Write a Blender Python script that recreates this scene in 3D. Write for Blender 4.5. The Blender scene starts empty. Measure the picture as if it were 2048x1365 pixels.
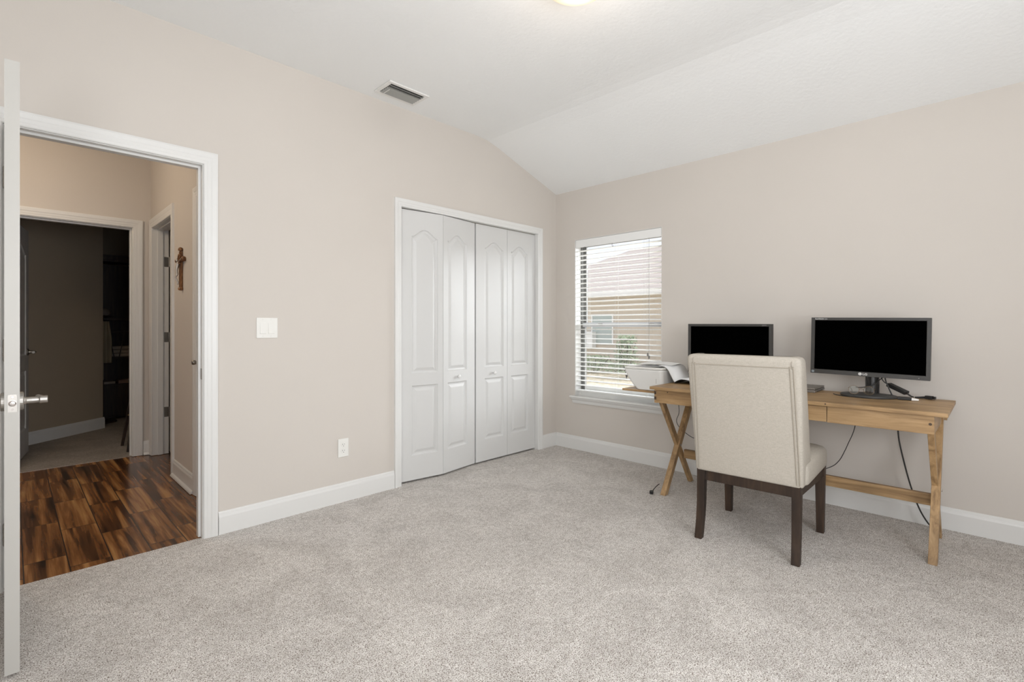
import bpy, bmesh, math, random
from mathutils import Vector, Matrix
random.seed(7)
scn = bpy.context.scene
col = scn.collection
PI = math.pi
R = math.radians

# ------------------------------------------------------------ camera, sky, lights
FPX = 987.0
cd = bpy.data.cameras.new('camera'); cam = bpy.data.objects.new('camera', cd); col.objects.link(cam)
ang = math.atan2(971, 987)
fx, fy = math.cos(ang), math.cos(PI/2-ang)
cam.location = (-3.745, -3.08, 1.15)
cam.rotation_euler = (PI/2, 0, math.atan2(fy, fx)-PI/2)
cd.sensor_width = 36.0; cd.lens = 36.0*FPX/2048; cd.sensor_fit = 'HORIZONTAL'
cd.shift_y = (655-682.5)/2048.0*1.0
cd.clip_start = .02; cd.clip_end = 200
scn.camera = cam

scn.view_settings.view_transform = 'Standard'; scn.view_settings.look = 'None'
scn.view_settings.gamma = 1.0; scn.view_settings.use_curve_mapping = False
scn.view_settings.exposure = 1.00

w = bpy.data.worlds.new('sky'); scn.world = w; w.use_nodes = True
bg = w.node_tree.nodes['Background']; bg.inputs[0].default_value = (.86, .90, 1.0, 1); bg.inputs[1].default_value = .60

def lamp(name, kind, loc, power, color, **k):
    d = bpy.data.lights.new(name, kind); d.energy = power; d.color = color
    for a, v in k.items(): setattr(d, a, v)
    o = bpy.data.objects.new(name, d); o.location = loc; col.objects.link(o); return o
sun = lamp('sun', 'SUN', (8, -8, 12), .9, (1, .95, .87), angle=R(1.0))
sun.rotation_euler = Vector((-.10, .55, -.83)).to_track_quat('-Z', 'Y').to_euler()
# added broad soft lamp, strengthening the sky light through the corner window
glow = lamp('added_sky_glow', 'SUN', (12, -6, 9), 5.4, (.93, .97, 1.0), angle=R(50))
glow.rotation_euler = Vector((-.78, .42, -.46)).to_track_quat('-Z', 'Y').to_euler()
# fill lamps added at two unseen windows behind the photographer
a = lamp('rear_window_fill', 'AREA', (-2.9, -4.42, 1.45), 38, (.94, .965, 1.0), shape='RECTANGLE', size=1.9, size_y=1.45)
a.rotation_euler = Vector((0, 1, .42)).to_track_quat('-Z', 'Z').to_euler()
a = lamp('side_window_fill', 'AREA', (-4.82, -3.3, 1.5), 23, (.96, .98, 1.0), shape='RECTANGLE', size=1.4, size_y=1.4)
a.rotation_euler = Vector((1, .45, .32)).to_track_quat('-Z', 'Z').to_euler()

# ------------------------------------------------------------ materials
def mat(name, color=(.8, .8, .8), rough=.5, metal=0, spec=.5, **k):
    m = bpy.data.materials.new(name); m.use_nodes = True
    b = m.node_tree.nodes['Principled BSDF']
    b.inputs['Base Color'].default_value = (*color, 1)
    b.inputs['Roughness'].default_value = rough; b.inputs['Metallic'].default_value = metal
    b.inputs['Specular IOR Level'].default_value = spec
    for a_, v in k.items(): b.inputs[a_.replace('_', ' ')].default_value = v
    return m
def N(m, t, **k):
    n = m.node_tree.nodes.new(t)
    for a_, v in k.items():
        if a_.startswith('i_'): n.inputs[a_[2:].replace('_', ' ')].default_value = v
        else: setattr(n, a_, v)
    return n
def L(m, a_, b_): m.node_tree.links.new(a_, b_)
def P(m): return m.node_tree.nodes['Principled BSDF']
def ramp(m, stops, interp='LINEAR'):
    r = N(m, 'ShaderNodeValToRGB'); r.color_ramp.interpolation = interp
    e = r.color_ramp.elements
    while len(e) < len(stops): e.new(.5)
    for el, (p, c) in zip(e, stops): el.position = p; el.color = (*c, 1)
    return r
def coords(m, scale=(1, 1, 1)):
    tc = N(m, 'ShaderNodeTexCoord'); mp = N(m, 'ShaderNodeMapping'); mp.inputs['Scale'].default_value = scale
    L(m, tc.outputs['Object'], mp.inputs['Vector']); return mp.outputs['Vector']
def bump(m, height, strength=.3, dist=.001):
    b = N(m, 'ShaderNodeBump'); b.inputs['Strength'].default_value = strength; b.inputs['Distance'].default_value = dist
    L(m, height, b.inputs['Height']); L(m, b.outputs['Normal'], P(m).inputs['Normal']); return b
def paint(name, color, rough=.6, tex=60, bs=.15, bd=.002, var=.03, spec=.3):
    m = mat(name, color, rough, spec=spec)
    v = coords(m)
    n = N(m, 'ShaderNodeTexNoise', i_Scale=tex, i_Detail=3.0); L(m, v, n.inputs['Vector'])
    bump(m, n.outputs['Fac'], bs, bd)
    n2 = N(m, 'ShaderNodeTexNoise', i_Scale=1.6, i_Detail=2.0); L(m, v, n2.inputs['Vector'])
    r = ramp(m, [(.3, tuple(c*(1-var) for c in color)), (.7, tuple(min(1, c*(1+var)) for c in color))])
    L(m, n2.outputs['Fac'], r.inputs['Fac']); L(m, r.outputs['Color'], P(m).inputs['Base Color'])
    return m

M = {}
M['wall'] = paint('greige_wall_paint', (.635, .59, .54), .7, 90, .12, .0015, .012)
M['ceil'] = paint('white_knockdown_ceiling', (.885, .89, .88), .8, 45, .28, .005, .01)
M['trim'] = paint('white_semigloss_trim', (.75, .745, .725), .35, 20, .03, .001, .008, .5)
M['door'] = paint('white_door_paint', (.655, .652, .638), .38, 30, .03, .001, .008, .5)
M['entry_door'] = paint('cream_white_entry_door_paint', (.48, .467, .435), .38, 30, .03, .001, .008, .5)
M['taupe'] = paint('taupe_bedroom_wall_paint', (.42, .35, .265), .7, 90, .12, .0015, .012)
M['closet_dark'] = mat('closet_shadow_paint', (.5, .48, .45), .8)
M['nickel'] = mat('satin_nickel', (.42, .40, .37), .34, 1.0)
M['pewter'] = mat('aged_bronze_hinge', (.34, .32, .29), .38, 1.0)
M['plastic_white'] = mat('white_plastic', (.82, .81, .77), .35)
M['slot'] = mat('dark_slot', (.08, .075, .07), .6)
M['bezel'] = mat('black_matte_plastic', (.045, .043, .04), .45)
M['screen'] = mat('black_glossless_screen', (.0005, .0005, .0005), .9, spec=0)
M['black_gloss'] = mat('black_gloss_plastic', (.015, .015, .015), .25)
M['cord'] = mat('black_rubber_cord', (.02, .019, .018), .5)
M['logo'] = mat('silver_logo_print', (.72, .72, .70), .4)
M['sticker'] = mat('pale_sticker', (.30, .34, .36), .5)
M['printer'] = mat('white_printer_plastic', (.74, .735, .71), .4)
M['paper'] = mat('white_paper', (.85, .85, .84), .8, spec=.1)
M['laptop'] = mat('taupe_grey_laptop', (.22, .20, .18), .4, .4)
M['wire'] = mat('thin_gold_wire', (.22, .15, .09), .4, .8)
M['slat'] = mat('white_faux_wood_slat', (.86, .86, .84), .45)
M['bronze_frame'] = mat('dark_bronze_aluminium', (.16, .16, .15), .4)
M['glare_frame'] = mat('glare_grey_rail', (.50, .50, .51), .4)  # daylight glare on the dark rails, put into a lighter grey
M['white_frame'] = mat('white_window_frame', (.80, .80, .78), .4)
M['tassel'] = mat('grey_cord_tassel', (.22, .21, .2), .5)
M['ladder'] = mat('pale_ladder_cord', (.62, .62, .6), .8)
M['vent'] = mat('vent_enamel', (.80, .79, .76), .5)
M['vent_blade'] = mat('grey_vent_blade', (.36, .355, .33), .5)
M['vent_dark'] = mat('duct_dark', (.05, .05, .045), .8)

# glass
def glass(name, tint=(1, 1, 1), refl=.06):
    m = bpy.data.materials.new(name); m.use_nodes = True; nt = m.node_tree; nt.nodes.clear()
    o = nt.nodes.new('ShaderNodeOutputMaterial'); t = nt.nodes.new('ShaderNodeBsdfTransparent'); g = nt.nodes.new('ShaderNodeBsdfGlossy')
    t.inputs[0].default_value = (*tint, 1); g.inputs['Roughness'].default_value = .02
    x = nt.nodes.new('ShaderNodeMixShader'); x.inputs[0].default_value = refl
    nt.links.new(t.outputs[0], x.inputs[1]); nt.links.new(g.outputs[0], x.inputs[2]); nt.links.new(x.outputs[0], o.inputs[0]); return m
M['glass'] = glass('clear_window_glass')
M['lens'] = glass('eyeglass_lens', (.80, .86, .86), .12)

# lamp shade: frosted glass that glows
m = mat('frosted_alabaster_shade', (.74, .66, .50), .4); P(m).inputs['Emission Color'].default_value = (1, .86, .62, 1); P(m).inputs['Emission Strength'].default_value = .14; M['shade'] = m

# carpet
def carpet(name, c0, c1, c2):
    m = mat(name, c1, .95, spec=.05)
    v = coords(m)
    n = N(m, 'ShaderNodeTexNoise', i_Scale=230, i_Detail=3.0, i_Roughness=.65); L(m, v, n.inputs['Vector'])
    vo = N(m, 'ShaderNodeTexVoronoi', i_Scale=260.0); L(m, v, vo.inputs['Vector'])
    mx = N(m, 'ShaderNodeMath', operation='MULTIPLY_ADD'); mx.inputs[1].default_value = -.22
    L(m, vo.outputs['Distance'], mx.inputs[0]); L(m, n.outputs['Fac'], mx.inputs[2])
    r = ramp(m, [(.24, c0), (.35, c1), (.47, c2)])
    L(m, mx.outputs[0], r.inputs['Fac'])
    big = N(m, 'ShaderNodeTexNoise', i_Scale=4.0, i_Detail=5.0, i_Roughness=.62, i_Distortion=.9); L(m, v, big.inputs['Vector'])
    br = ramp(m, [(.36, (.88, .875, .87)), (.62, (1.04, 1.04, 1.04))]); L(m, big.outputs['Fac'], br.inputs['Fac'])
    mm = N(m, 'ShaderNodeMix', data_type='RGBA', blend_type='MULTIPLY'); mm.inputs[0].default_value = 1
    L(m, r.outputs['Color'], mm.inputs[6]); L(m, br.outputs['Color'], mm.inputs[7])
    md = N(m, 'ShaderNodeTexNoise', i_Scale=38, i_Detail=3.0, i_Roughness=.6); L(m, v, md.inputs['Vector'])
    mr = ramp(m, [(.34, (.86, .845, .83)), (.60, (1.05, 1.05, 1.05))]); L(m, md.outputs['Fac'], mr.inputs['Fac'])
    m2 = N(m, 'ShaderNodeMix', data_type='RGBA', blend_type='MULTIPLY'); m2.inputs[0].default_value = 1
    L(m, mm.outputs[2], m2.inputs[6]); L(m, mr.outputs['Color'], m2.inputs[7])
    L(m, m2.outputs[2], P(m).inputs['Base Color'])
    bump(m, mx.outputs[0], .9, .006)
    return m
M['carpet'] = carpet('speckled_grey_beige_carpet', (.23, .185, .15), (.645, .606, .568), (.93, .90, .865))
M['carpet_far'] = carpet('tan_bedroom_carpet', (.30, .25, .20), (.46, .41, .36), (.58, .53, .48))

# wood plank tile: 157 mm by 610 mm with staggered joints
def tile():
    m = mat('wood_look_plank_tile', (.2, .1, .05), .22, spec=.5)
    tc = N(m, 'ShaderNodeTexCoord'); sp = N(m, 'ShaderNodeSeparateXYZ'); L(m, tc.outputs['Object'], sp.inputs[0])
    def mth(op, *a_):
        n = N(m, 'ShaderNodeMath', operation=op)
        for i, q in enumerate(a_):
            if isinstance(q, (int, float)): n.inputs[i].default_value = q
            else: L(m, q, n.inputs[i])
        return n.outputs[0]
    u = mth('DIVIDE', mth('ADD', sp.outputs[0], 3.702+.157*10), .157)
    iu = mth('FLOOR', u); fu = mth('FRACT', u)
    # stagger offsets by column, cycling in thirds
    off = mth('MULTIPLY', mth('FRACT', mth('MULTIPLY', iu, .6340)), .0)
    for kk, seam in ((10, .28), (11, .10), (12, .495), (13, .125), (14, .31)):
        cmp_ = N(m, 'ShaderNodeMath', operation='COMPARE'); L(m, iu, cmp_.inputs[0]); cmp_.inputs[1].default_value = kk; cmp_.inputs[2].default_value = .1
        off = mth('ADD', off, mth('MULTIPLY', cmp_.outputs[0], (-(seam+6.0)) % .61))
    vv = mth('DIVIDE', mth('ADD', mth('ADD', sp.outputs[1], off), 6.0), .61)
    iv = mth('FLOOR', vv); fv = mth('FRACT', vv)
    du = mth('MULTIPLY', mth('MINIMUM', fu, mth('SUBTRACT', 1.0, fu)), .157)
    dv = mth('MULTIPLY', mth('MINIMUM', fv, mth('SUBTRACT', 1.0, fv)), .61)
    d = mth('MINIMUM', du, dv)
    grout = mth('LESS_THAN', d, .0024)
    cb = N(m, 'ShaderNodeCombineXYZ'); L(m, iu, cb.inputs[0]); L(m, iv, cb.inputs[1]); cb.inputs[2].default_value = 3.0
    wn = N(m, 'ShaderNodeTexWhiteNoise', noise_dimensions='3D'); L(m, cb.outputs[0], wn.inputs[0])
    # grain coordinates, shifted per plank
    mp = N(m, 'ShaderNodeMapping'); mp.inputs['Scale'].default_value = (24, 1.0, 1); L(m, tc.outputs['Object'], mp.inputs['Vector'])
    ad = N(m, 'ShaderNodeVectorMath', operation='ADD'); sc_ = N(m, 'ShaderNodeVectorMath', operation='SCALE'); sc_.inputs['Scale'].default_value = 40
    L(m, wn.outputs['Color'], sc_.inputs[0]); L(m, mp.outputs[0], ad.inputs[0]); L(m, sc_.outputs[0], ad.inputs[1])
    n = N(m, 'ShaderNodeTexNoise', i_Scale=1.0, i_Detail=7.0, i_Roughness=.55, i_Distortion=.35); L(m, ad.outputs[0], n.inputs['Vector'])
    s = mth('ADD', n.outputs['Fac'], mth('MULTIPLY', mth('SUBTRACT', wn.outputs['Value'], .5), .08))
    r = ramp(m, [(.33, (.02, .010, .006)), (.42, (.11, .045, .017)), (.53, (.26, .11, .038)), (.67, (.52, .27, .10))])
    L(m, s, r.inputs['Fac'])
    mm = N(m, 'ShaderNodeMix', data_type='RGBA'); L(m, grout, mm.inputs[0]); L(m, r.outputs['Color'], mm.inputs[6]); mm.inputs[7].default_value = (.035, .022, .017, 1)
    L(m, mm.outputs[2], P(m).inputs['Base Color'])
    inv = mth('SUBTRACT', 1.0, grout); bump(m, inv, .4, .002)
    return m
M['tile'] = tile()

def wood(name, c0, c1, c2, axis='y', rough=.45, sc=1.0):
    m = mat(name, c1, rough, spec=.4)
    s = {'x': (1.4, 16, 16), 'y': (16, 1.4, 16), 'z': (16, 16, 1.4)}[axis]
    v = coords(m, tuple(q*sc for q in s))
    n = N(m, 'ShaderNodeTexNoise', i_Scale=1.6, i_Detail=8.0, i_Roughness=.62, i_Distortion=.7); L(m, v, n.inputs['Vector'])
    r = ramp(m, [(.30, c0), (.5, c1), (.72, c2)]); L(m, n.outputs['Fac'], r.inputs['Fac'])
    n3 = N(m, 'ShaderNodeTexNoise', i_Scale=3.0, i_Detail=2.0); L(m, coords(m, (1, 1, 1)), n3.inputs['Vector'])
    r3 = ramp(m, [(.35, (.82, .82, .82)), (.65, (1.12, 1.12, 1.12))]); L(m, n3.outputs['Fac'], r3.inputs['Fac'])
    mm = N(m, 'ShaderNodeMix', data_type='RGBA', blend_type='MULTIPLY'); mm.inputs[0].default_value = 1
    L(m, r.outputs['Color'], mm.inputs[6]); L(m, r3.outputs['Color'], mm.inputs[7]); L(m, mm.outputs[2], P(m).inputs['Base Color'])
    bump(m, n.outputs['Fac'], .12, .001)
    return m
DW = ((.19, .11, .05), (.38, .24, .115), (.52, .345, .18))
M['desk_y'] = wood('honey_brown_oak_lengthwise', *DW, 'y')
M['desk_x'] = wood('honey_brown_oak_crosswise', *DW, 'x')
M['desk_z'] = wood('honey_brown_oak_upright', *DW, 'z')
M['knot'] = mat('dark_wood_knot', (.06, .035, .02), .6)
M['espresso'] = wood('espresso_chair_wood', (.014, .008, .005), (.034, .019, .011), (.066, .038, .022), 'z', .5)
M['dark_wood'] = wood('near_black_furniture_wood', (.012, .008, .006), (.035, .02, .014), (.06, .035, .024), 'z', .5)
M['brass'] = mat('small_brass_fitting', (.6, .42, .2), .35, 1.0)
M['cross_wood'] = wood('carved_amber_wood', (.05, .02, .008), (.20, .085, .03), (.48, .24, .09), 'z', .4, 3)
M['pewter_fig'] = mat('pewter_figure', (.55, .53, .5), .35, .9)

# linen upholstery
m = mat('oatmeal_linen_weave', (.60, .555, .49), .9, spec=.15); M['linen'] = m
v1 = coords(m, (600, 600, 60)); n1 = N(m, 'ShaderNodeTexNoise', i_Scale=1.0, i_Detail=2.0); L(m, v1, n1.inputs['Vector'])
v2 = coords(m, (60, 60, 600)); n2 = N(m, 'ShaderNodeTexNoise', i_Scale=1.0, i_Detail=2.0); L(m, v2, n2.inputs['Vector'])
mx = N(m, 'ShaderNodeMath', operation='ADD'); L(m, n1.outputs['Fac'], mx.inputs[0]); L(m, n2.outputs['Fac'], mx.inputs[1])
hf = N(m, 'ShaderNodeMath', operation='MULTIPLY'); hf.inputs[1].default_value = .5; L(m, mx.outputs[0], hf.inputs[0])
r = ramp(m, [(.32, (.41, .375, .32)), (.5, (.475, .435, .375)), (.66, (.53, .49, .43))]); L(m, hf.outputs[0], r.inputs['Fac']); L(m, r.outputs['Color'], P(m).inputs['Base Color'])
bump(m, hf.outputs[0], .35, .001)
M['welt'] = mat('linen_welt_cord', (.40, .36, .30), .9, spec=.1)

# ------------------------------------------------------------ mesh helpers
def link(name, bm, material, parent=None, bevel=0, smooth=False, seg=2, recalc=True):
    if recalc: bmesh.ops.recalc_face_normals(bm, faces=bm.faces)
    me = bpy.data.meshes.new(name); bm.to_mesh(me); bm.free()
    for q in (material if isinstance(material, (list, tuple)) else [material]): me.materials.append(q)
    o = bpy.data.objects.new(name, me); col.objects.link(o)
    if parent: o.parent = parent
    if smooth:
        for p in me.polygons: p.use_smooth = True
    if bevel:
        b = o.modifiers.new('bevel', 'BEVEL'); b.width = bevel; b.segments = seg; b.limit_method = 'ANGLE'; b.angle_limit = R(40)
        b.harden_normals = False
    return o
def root(name, loc=(0, 0, 0), rz=0):
    o = bpy.data.objects.new(name, None); o.location = loc; o.rotation_euler = (0, 0, rz); o.empty_display_size = .1; col.objects.link(o); return o
def tag(o, label=None, cat=None, group=None, kind=None):
    if label: o['label'] = label
    if cat: o['category'] = cat
    if group: o['group'] = group
    if kind: o['kind'] = kind
    return o
def box(bm, x0, x1, y0, y1, z0, z1):
    v = [bm.verts.new((x, y, z)) for x in (x0, x1) for y in (y0, y1) for z in (z0, z1)]
    for f in ((0, 1, 3, 2), (4, 6, 7, 5), (0, 4, 5, 1), (2, 3, 7, 6), (0, 2, 6, 4), (1, 5, 7, 3)): bm.faces.new([v[i] for i in f])
    return v
def BX(*a_):
    bm = bmesh.new(); box(bm, *a_); return bm
def bar(bm, p, q, w_, t_, up=(0, 0, 1), w2=None, t2=None):
    p, q = Vector(p), Vector(q); d = (q-p).normalized(); s = d.cross(Vector(up)).normalized(); u_ = s.cross(d).normalized()
    vs = []
    for c, ww, tt in ((p, w_, t_), (q, w2 or w_, t2 or t_)):
        for a_, b_ in ((-1, -1), (1, -1), (1, 1), (-1, 1)): vs.append(bm.verts.new(c+s*a_*ww/2+u_*b_*tt/2))
    for i in range(4): bm.faces.new([vs[i], vs[(i+1) % 4], vs[4+(i+1) % 4], vs[4+i]])
    bm.faces.new(vs[3::-1]); bm.faces.new(vs[4:])
def tube(bm, pts, r_, n=8, smooth=6, caps=True):
    pts = [Vector(p) for p in pts]
    if smooth and len(pts) > 2:
        out = []; P_ = [pts[0]]+pts+[pts[-1]]
        for i in range(1, len(P_)-2):
            a_, b_, c_, d_ = P_[i-1:i+3]
            for k in range(smooth):
                t = k/smooth
                out.append(.5*((2*b_)+(c_-a_)*t+(2*a_-5*b_+4*c_-d_)*t*t+(3*b_-a_-3*c_+d_)*t**3))
        out.append(pts[-1]); pts = out
    rings = []; prev = None
    for i, p in enumerate(pts):
        d = (pts[min(i+1, len(pts)-1)]-pts[max(i-1, 0)]).normalized()
        if prev is None: s = d.orthogonal().normalized()
        else: s = (prev-d*prev.dot(d)).normalized()
        prev = s; t_ = d.cross(s)
        rr = r_(i/(len(pts)-1)) if callable(r_) else r_
        rings.append([bm.verts.new(p+(s*math.cos(2*PI*k/n)+t_*math.sin(2*PI*k/n))*rr) for k in range(n)])
    for a_, b_ in zip(rings, rings[1:]):
        for k in range(n): bm.faces.new([a_[k], a_[(k+1) % n], b_[(k+1) % n], b_[k]])
    if caps: bm.faces.new(rings[0][::-1]); bm.faces.new(rings[-1])
def lathe(bm, prof, n=24, mtx=None):
    mtx = mtx or Matrix(); rings = []
    for r_, z_ in prof:
        if r_ < 1e-6: rings.append([bm.verts.new(mtx @ Vector((0, 0, z_)))])
        else: rings.append([bm.verts.new(mtx @ Vector((r_*math.cos(2*PI*k/n), r_*math.sin(2*PI*k/n), z_))) for k in range(n)])
    for a_, b_ in zip(rings, rings[1:]):
        for k in range(n):
            if len(a_) == 1 and len(b_) == 1: continue
            if len(a_) == 1: bm.faces.new([a_[0], b_[k], b_[(k+1) % n]])
            elif len(b_) == 1: bm.faces.new([a_[k], a_[(k+1) % n], b_[0]])
            else: bm.faces.new([a_[k], a_[(k+1) % n], b_[(k+1) % n], b_[k]])
    if len(rings[0]) > 1: bm.faces.new(rings[0][::-1])
    if len(rings[-1]) > 1: bm.faces.new(rings[-1])
def frame_mtx(origin, ax, ay, az):
    m_ = Matrix((ax, ay, az)).transposed().to_4x4(); m_.translation = Vector(origin); return m_
def toward(origin, d):
    d = Vector(d).normalized(); s = d.orthogonal().normalized(); return frame_mtx(origin, s, d.cross(s), d)
def slab(outline, holes, mtx, t):
    """flat plate with holes, outline in local x,z of mtx, thickness t along local +y"""
    bm = bmesh.new(); edges = []
    for loop in [outline]+holes:
        vs = [bm.verts.new((p[0], 0, p[1])) for p in loop]
        for i in range(len(vs)): edges.append(bm.edges.new((vs[i], vs[(i+1) % len(vs)])))
    r_ = bmesh.ops.triangle_fill(bm, edges=edges, use_beauty=True, normal=(0, -1, 0))
    fs = list(bm.faces)
    e = bmesh.ops.extrude_face_region(bm, geom=fs)
    for v in e['geom']:
        if isinstance(v, bmesh.types.BMVert): v.co.y += t
    bmesh.ops.dissolve_limit(bm, angle_limit=.01, verts=bm.verts, edges=bm.edges)
    bmesh.ops.transform(bm, matrix=mtx, verts=bm.verts); return bm
def notched(a0, a1, z1, openings, z0=0.0):
    pts = [(a0, z0)]
    for o0, o1, h in sorted(openings): pts += [(o0, z0), (o0, h), (o1, h), (o1, z0)]
    return pts+[(a1, z0), (a1, z1), (a0, z1)]
def rect(a_, b_, c, d): return [(a_, c), (b_, c), (b_, d), (a_, d)]
I4 = Matrix()
# planes: local x runs along the wall, local y goes into the wall
def pl_y(y): return Matrix.Translation((0, y, 0))                              # wall faces -y
def pl_x(x): return frame_mtx((x, 0, 0), Vector((0, -1, 0)), Vector((1, 0, 0)), Vector((0, 0, 1)))   # wall faces -x ; local x = -world y
def pl_ry(y): return frame_mtx((0, y, 0), Vector((-1, 0, 0)), Vector((0, -1, 0)), Vector((0, 0, 1)))  # faces +y
def pl_rx(x): return frame_mtx((x, 0, 0), Vector((0, 1, 0)), Vector((-1, 0, 0)), Vector((0, 0, 1)))   # faces +x ; local x = world y
def struct(name, bm, m_, bevel=0, smooth=False, parent=None):
    o = link(name, bm, m_, parent, bevel, smooth)
    if not parent: o['kind'] = 'structure'
    return o
CAS = [(0, 0), (0, .008), (.004, .011), (.014, .0115), (.018, .013), (.030, .0135), (.036, .016), (.052, .0175), (.060, .0165), (.0615, 0)]
def casing(a0, a1, h, mtx, prof=CAS, scale=1.0, z0=0.0):
    bm = bmesh.new(); rows = []
    for c, t in prof:
        c *= scale
        rows.append([bm.verts.new(mtx @ Vector(p)) for p in ((a0-c, -t, z0), (a0-c, -t, h+c), (a1+c, -t, h+c), (a1+c, -t, z0))])
    for r1, r2 in zip(rows, rows[1:]+rows[:1]):
        for i in range(3): bm.faces.new([r1[i], r1[i+1], r2[i+1], r2[i]])
    bm.faces.new([r[0] for r in rows]); bm.faces.new([r[3] for r in rows][::-1])
    return bm
BASE = [(0, 0), (.0135, 0), (.0135, .095), (.0115, .104), (.0095, .108), (.008, .118), (.004, .1245), (0, .125)]
def baseboard(a0, a1, mtx, prof=BASE, h=1.0):
    bm = bmesh.new(); ends = []
    for a_ in (a0, a1): ends.append([bm.verts.new(mtx @ Vector((a_, -t, z_*h))) for t, z_ in prof])
    n = len(prof)
    for i in range(n): bm.faces.new([ends[0][i], ends[0][(i+1) % n], ends[1][(i+1) % n], ends[1][i]])
    bm.faces.new(ends[0][::-1]); bm.faces.new(ends[1]); return bm
def jamb(a0, a1, h, depth, mtx, stop=None, t=.018):
    """lining of an opening: inner faces at a0, a1, h"""
    bm = bmesh.new(); e = .0005
    box(bm, a0-t+e, a0, e, depth-e, 0, h+t-e); box(bm, a1, a1+t-e, e, depth-e, 0, h+t-e); box(bm, a0, a1, e, depth-e, h, h+t-e)
    if stop:
        s0, s1 = stop; k = .011
        box(bm, a0, a0+k, s0, s1, 0, h); box(bm, a1-k, a1, s0, s1, 0, h); box(bm, a0+k, a1-k, s0, s1, h-k, h)
    bmesh.ops.transform(bm, matrix=mtx, verts=bm.verts); return bm
def panel_outline(x0, x1, z0, z1, arch, d):
    X0, X1, Z0, Z1 = x0+d, x1-d, z0+d, z1-d
    if not arch: return rect(X0, X1, Z0, Z1)
    pts = [(X0, Z0), (X1, Z0)]; n = 16; xc = (x0+x1)/2; hw = (X1-X0)/2
    for i in range(n+1):
        x = X1-(X1-X0)*i/n; t = abs(x-xc)/hw
        q_ = min(1, t/.88); b_ = .6*math.cos(PI/2*q_)+.4*.5*(1+math.cos(PI*q_))
        pts.append((x, Z1+arch*b_))
    return pts
PROF = [(0, 0), (.003, .005), (.008, .0095), (.016, .011), (.021, .0105), (.040, .0030), (.044, .0026)]
def door_leaf(w_, z0, z1, t, panels, mtx, back=True):
    bm = bmesh.new()
    def face(sgn, yoff):
        outer = [bm.verts.new((x, yoff, z_)) for x, z_ in rect(0, w_, z0, z1)]
        edges = [bm.edges.new((outer[i], outer[(i+1) % 4])) for i in range(4)]
        for (x0, x1, c0, c1, arch) in panels:
            loops = []
            for d, dep in PROF: loops.append([bm.verts.new((x, yoff+sgn*dep, z_)) for x, z_ in panel_outline(x0, x1, c0, c1, arch, d)])
            n = len(loops[0])
            edges += [bm.edges.new((loops[0][i], loops[0][(i+1) % n])) for i in range(n)]
            for a_, b_ in zip(loops, loops[1:]):
                for i in range(n): bm.faces.new([a_[i], a_[(i+1) % n], b_[(i+1) % n], b_[i]])
            bm.faces.new(loops[-1])
        bmesh.ops.triangle_fill(bm, edges=edges, use_beauty=True)
        return outer
    a_ = face(1, 0); b_ = face(-1, t)
    for i in range(4): bm.faces.new([a_[i], a_[(i+1) % 4], b_[(i+1) % 4], b_[i]])
    bmesh.ops.recalc_face_normals(bm, faces=bm.faces)
    bmesh.ops.transform(bm, matrix=mtx, verts=bm.verts); return bm

# ------------------------------------------------------------ room shell
CZ, CE, CXB = 2.742, 2.446, -.91          # flat height, eave height, where the slope begins
WX, BY = -4.62, -4.30
DX0, DX1, DH = -3.765, -3.013, 2.033      # bedroom doorway
KX0, KX1, KH = -1.761, -.272, 2.025       # closet opening
WT = .12
struct('wall_left', slab(notched(WX-.12, 0, 3.0, [(DX0-.018, DX1+.018, DH+.018), (KX0-.018, KX1+.018, KH+.018)]), [], pl_y(0), WT), M['wall'])
WY0, WY1, WZ0, WZ1 = .232, 1.118, .488, 1.975   # window opening, distances from the corner
RT = .16
struct('wall_right', slab(rect(-.12, 4.42, -.05, 3.0), [rect(WY0, WY1, WZ0, WZ1)], pl_x(0), RT), M['wall'])
struct('wall_rear', slab(rect(-.12, -WX+.12, 0, 3.0), [rect(1.95, 3.85, .72, 2.17)], pl_ry(BY), .12), M['wall'])
struct('wall_side', slab(rect(BY, 0, 0, 3.0), [rect(-4.0, -2.6, .8, 2.2)], pl_rx(WX), .12), M['wall'])
bm = bmesh.new()
pr = [(0, CE), (CXB+.13, CE+(CZ-CE)*(1-.13/.91)+.0), (CXB+.06, CZ-.024), (CXB, CZ-.010), (CXB-.07, CZ-.003), (CXB-.15, CZ), (WX, CZ), (WX, CZ+.1), (CXB, CZ+.1), (0, CE+.12)]
e0 = [bm.verts.new((x, BY, z_)) for x, z_ in pr]; e1 = [bm.verts.new((x, 0, z_)) for x, z_ in pr]
for i in range(len(pr)): bm.faces.new([e0[i], e0[(i+1) % len(pr)], e1[(i+1) % len(pr)], e1[i]])
bm.faces.new(e0); bm.faces.new(e1[::-1])
struct('ceiling', bm, M['ceil'])
struct('floor', BX(WX, 0, BY, .022, -.06, 0), M['carpet'])
# unseen rear and side windows, added to go with the fill lamps
def plain_window(name, a0, a1, z0, z1, mtx, dep=.12):
    r_ = root(name); r_['kind'] = 'structure'
    bm = bmesh.new(); f = .045
    for b_ in ((a0, a1, z0, z0+f), (a0, a1, z1-f, z1), (a0, a0+f, z0+f, z1-f), (a1-f, a1, z0+f, z1-f), ((a0+a1)/2-f/2, (a0+a1)/2+f/2, z0+f, z1-f)):
        box(bm, b_[0], b_[1], .06, .10, b_[2], b_[3])
    bmesh.ops.transform(bm, matrix=mtx, verts=bm.verts); link('window_frame', bm, M['white_frame'], r_)
    bm = BX(a0+f, a1-f, .078, .080, z0+f, z1-f); bmesh.ops.transform(bm, matrix=mtx, verts=bm.verts); link('window_glass', bm, M['glass'], r_)
plain_window('added_window_2', 1.95, 3.85, .72, 2.17, pl_ry(BY))
plain_window('added_window_3', -4.0, -2.6, .8, 2.2, pl_rx(WX))

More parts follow.
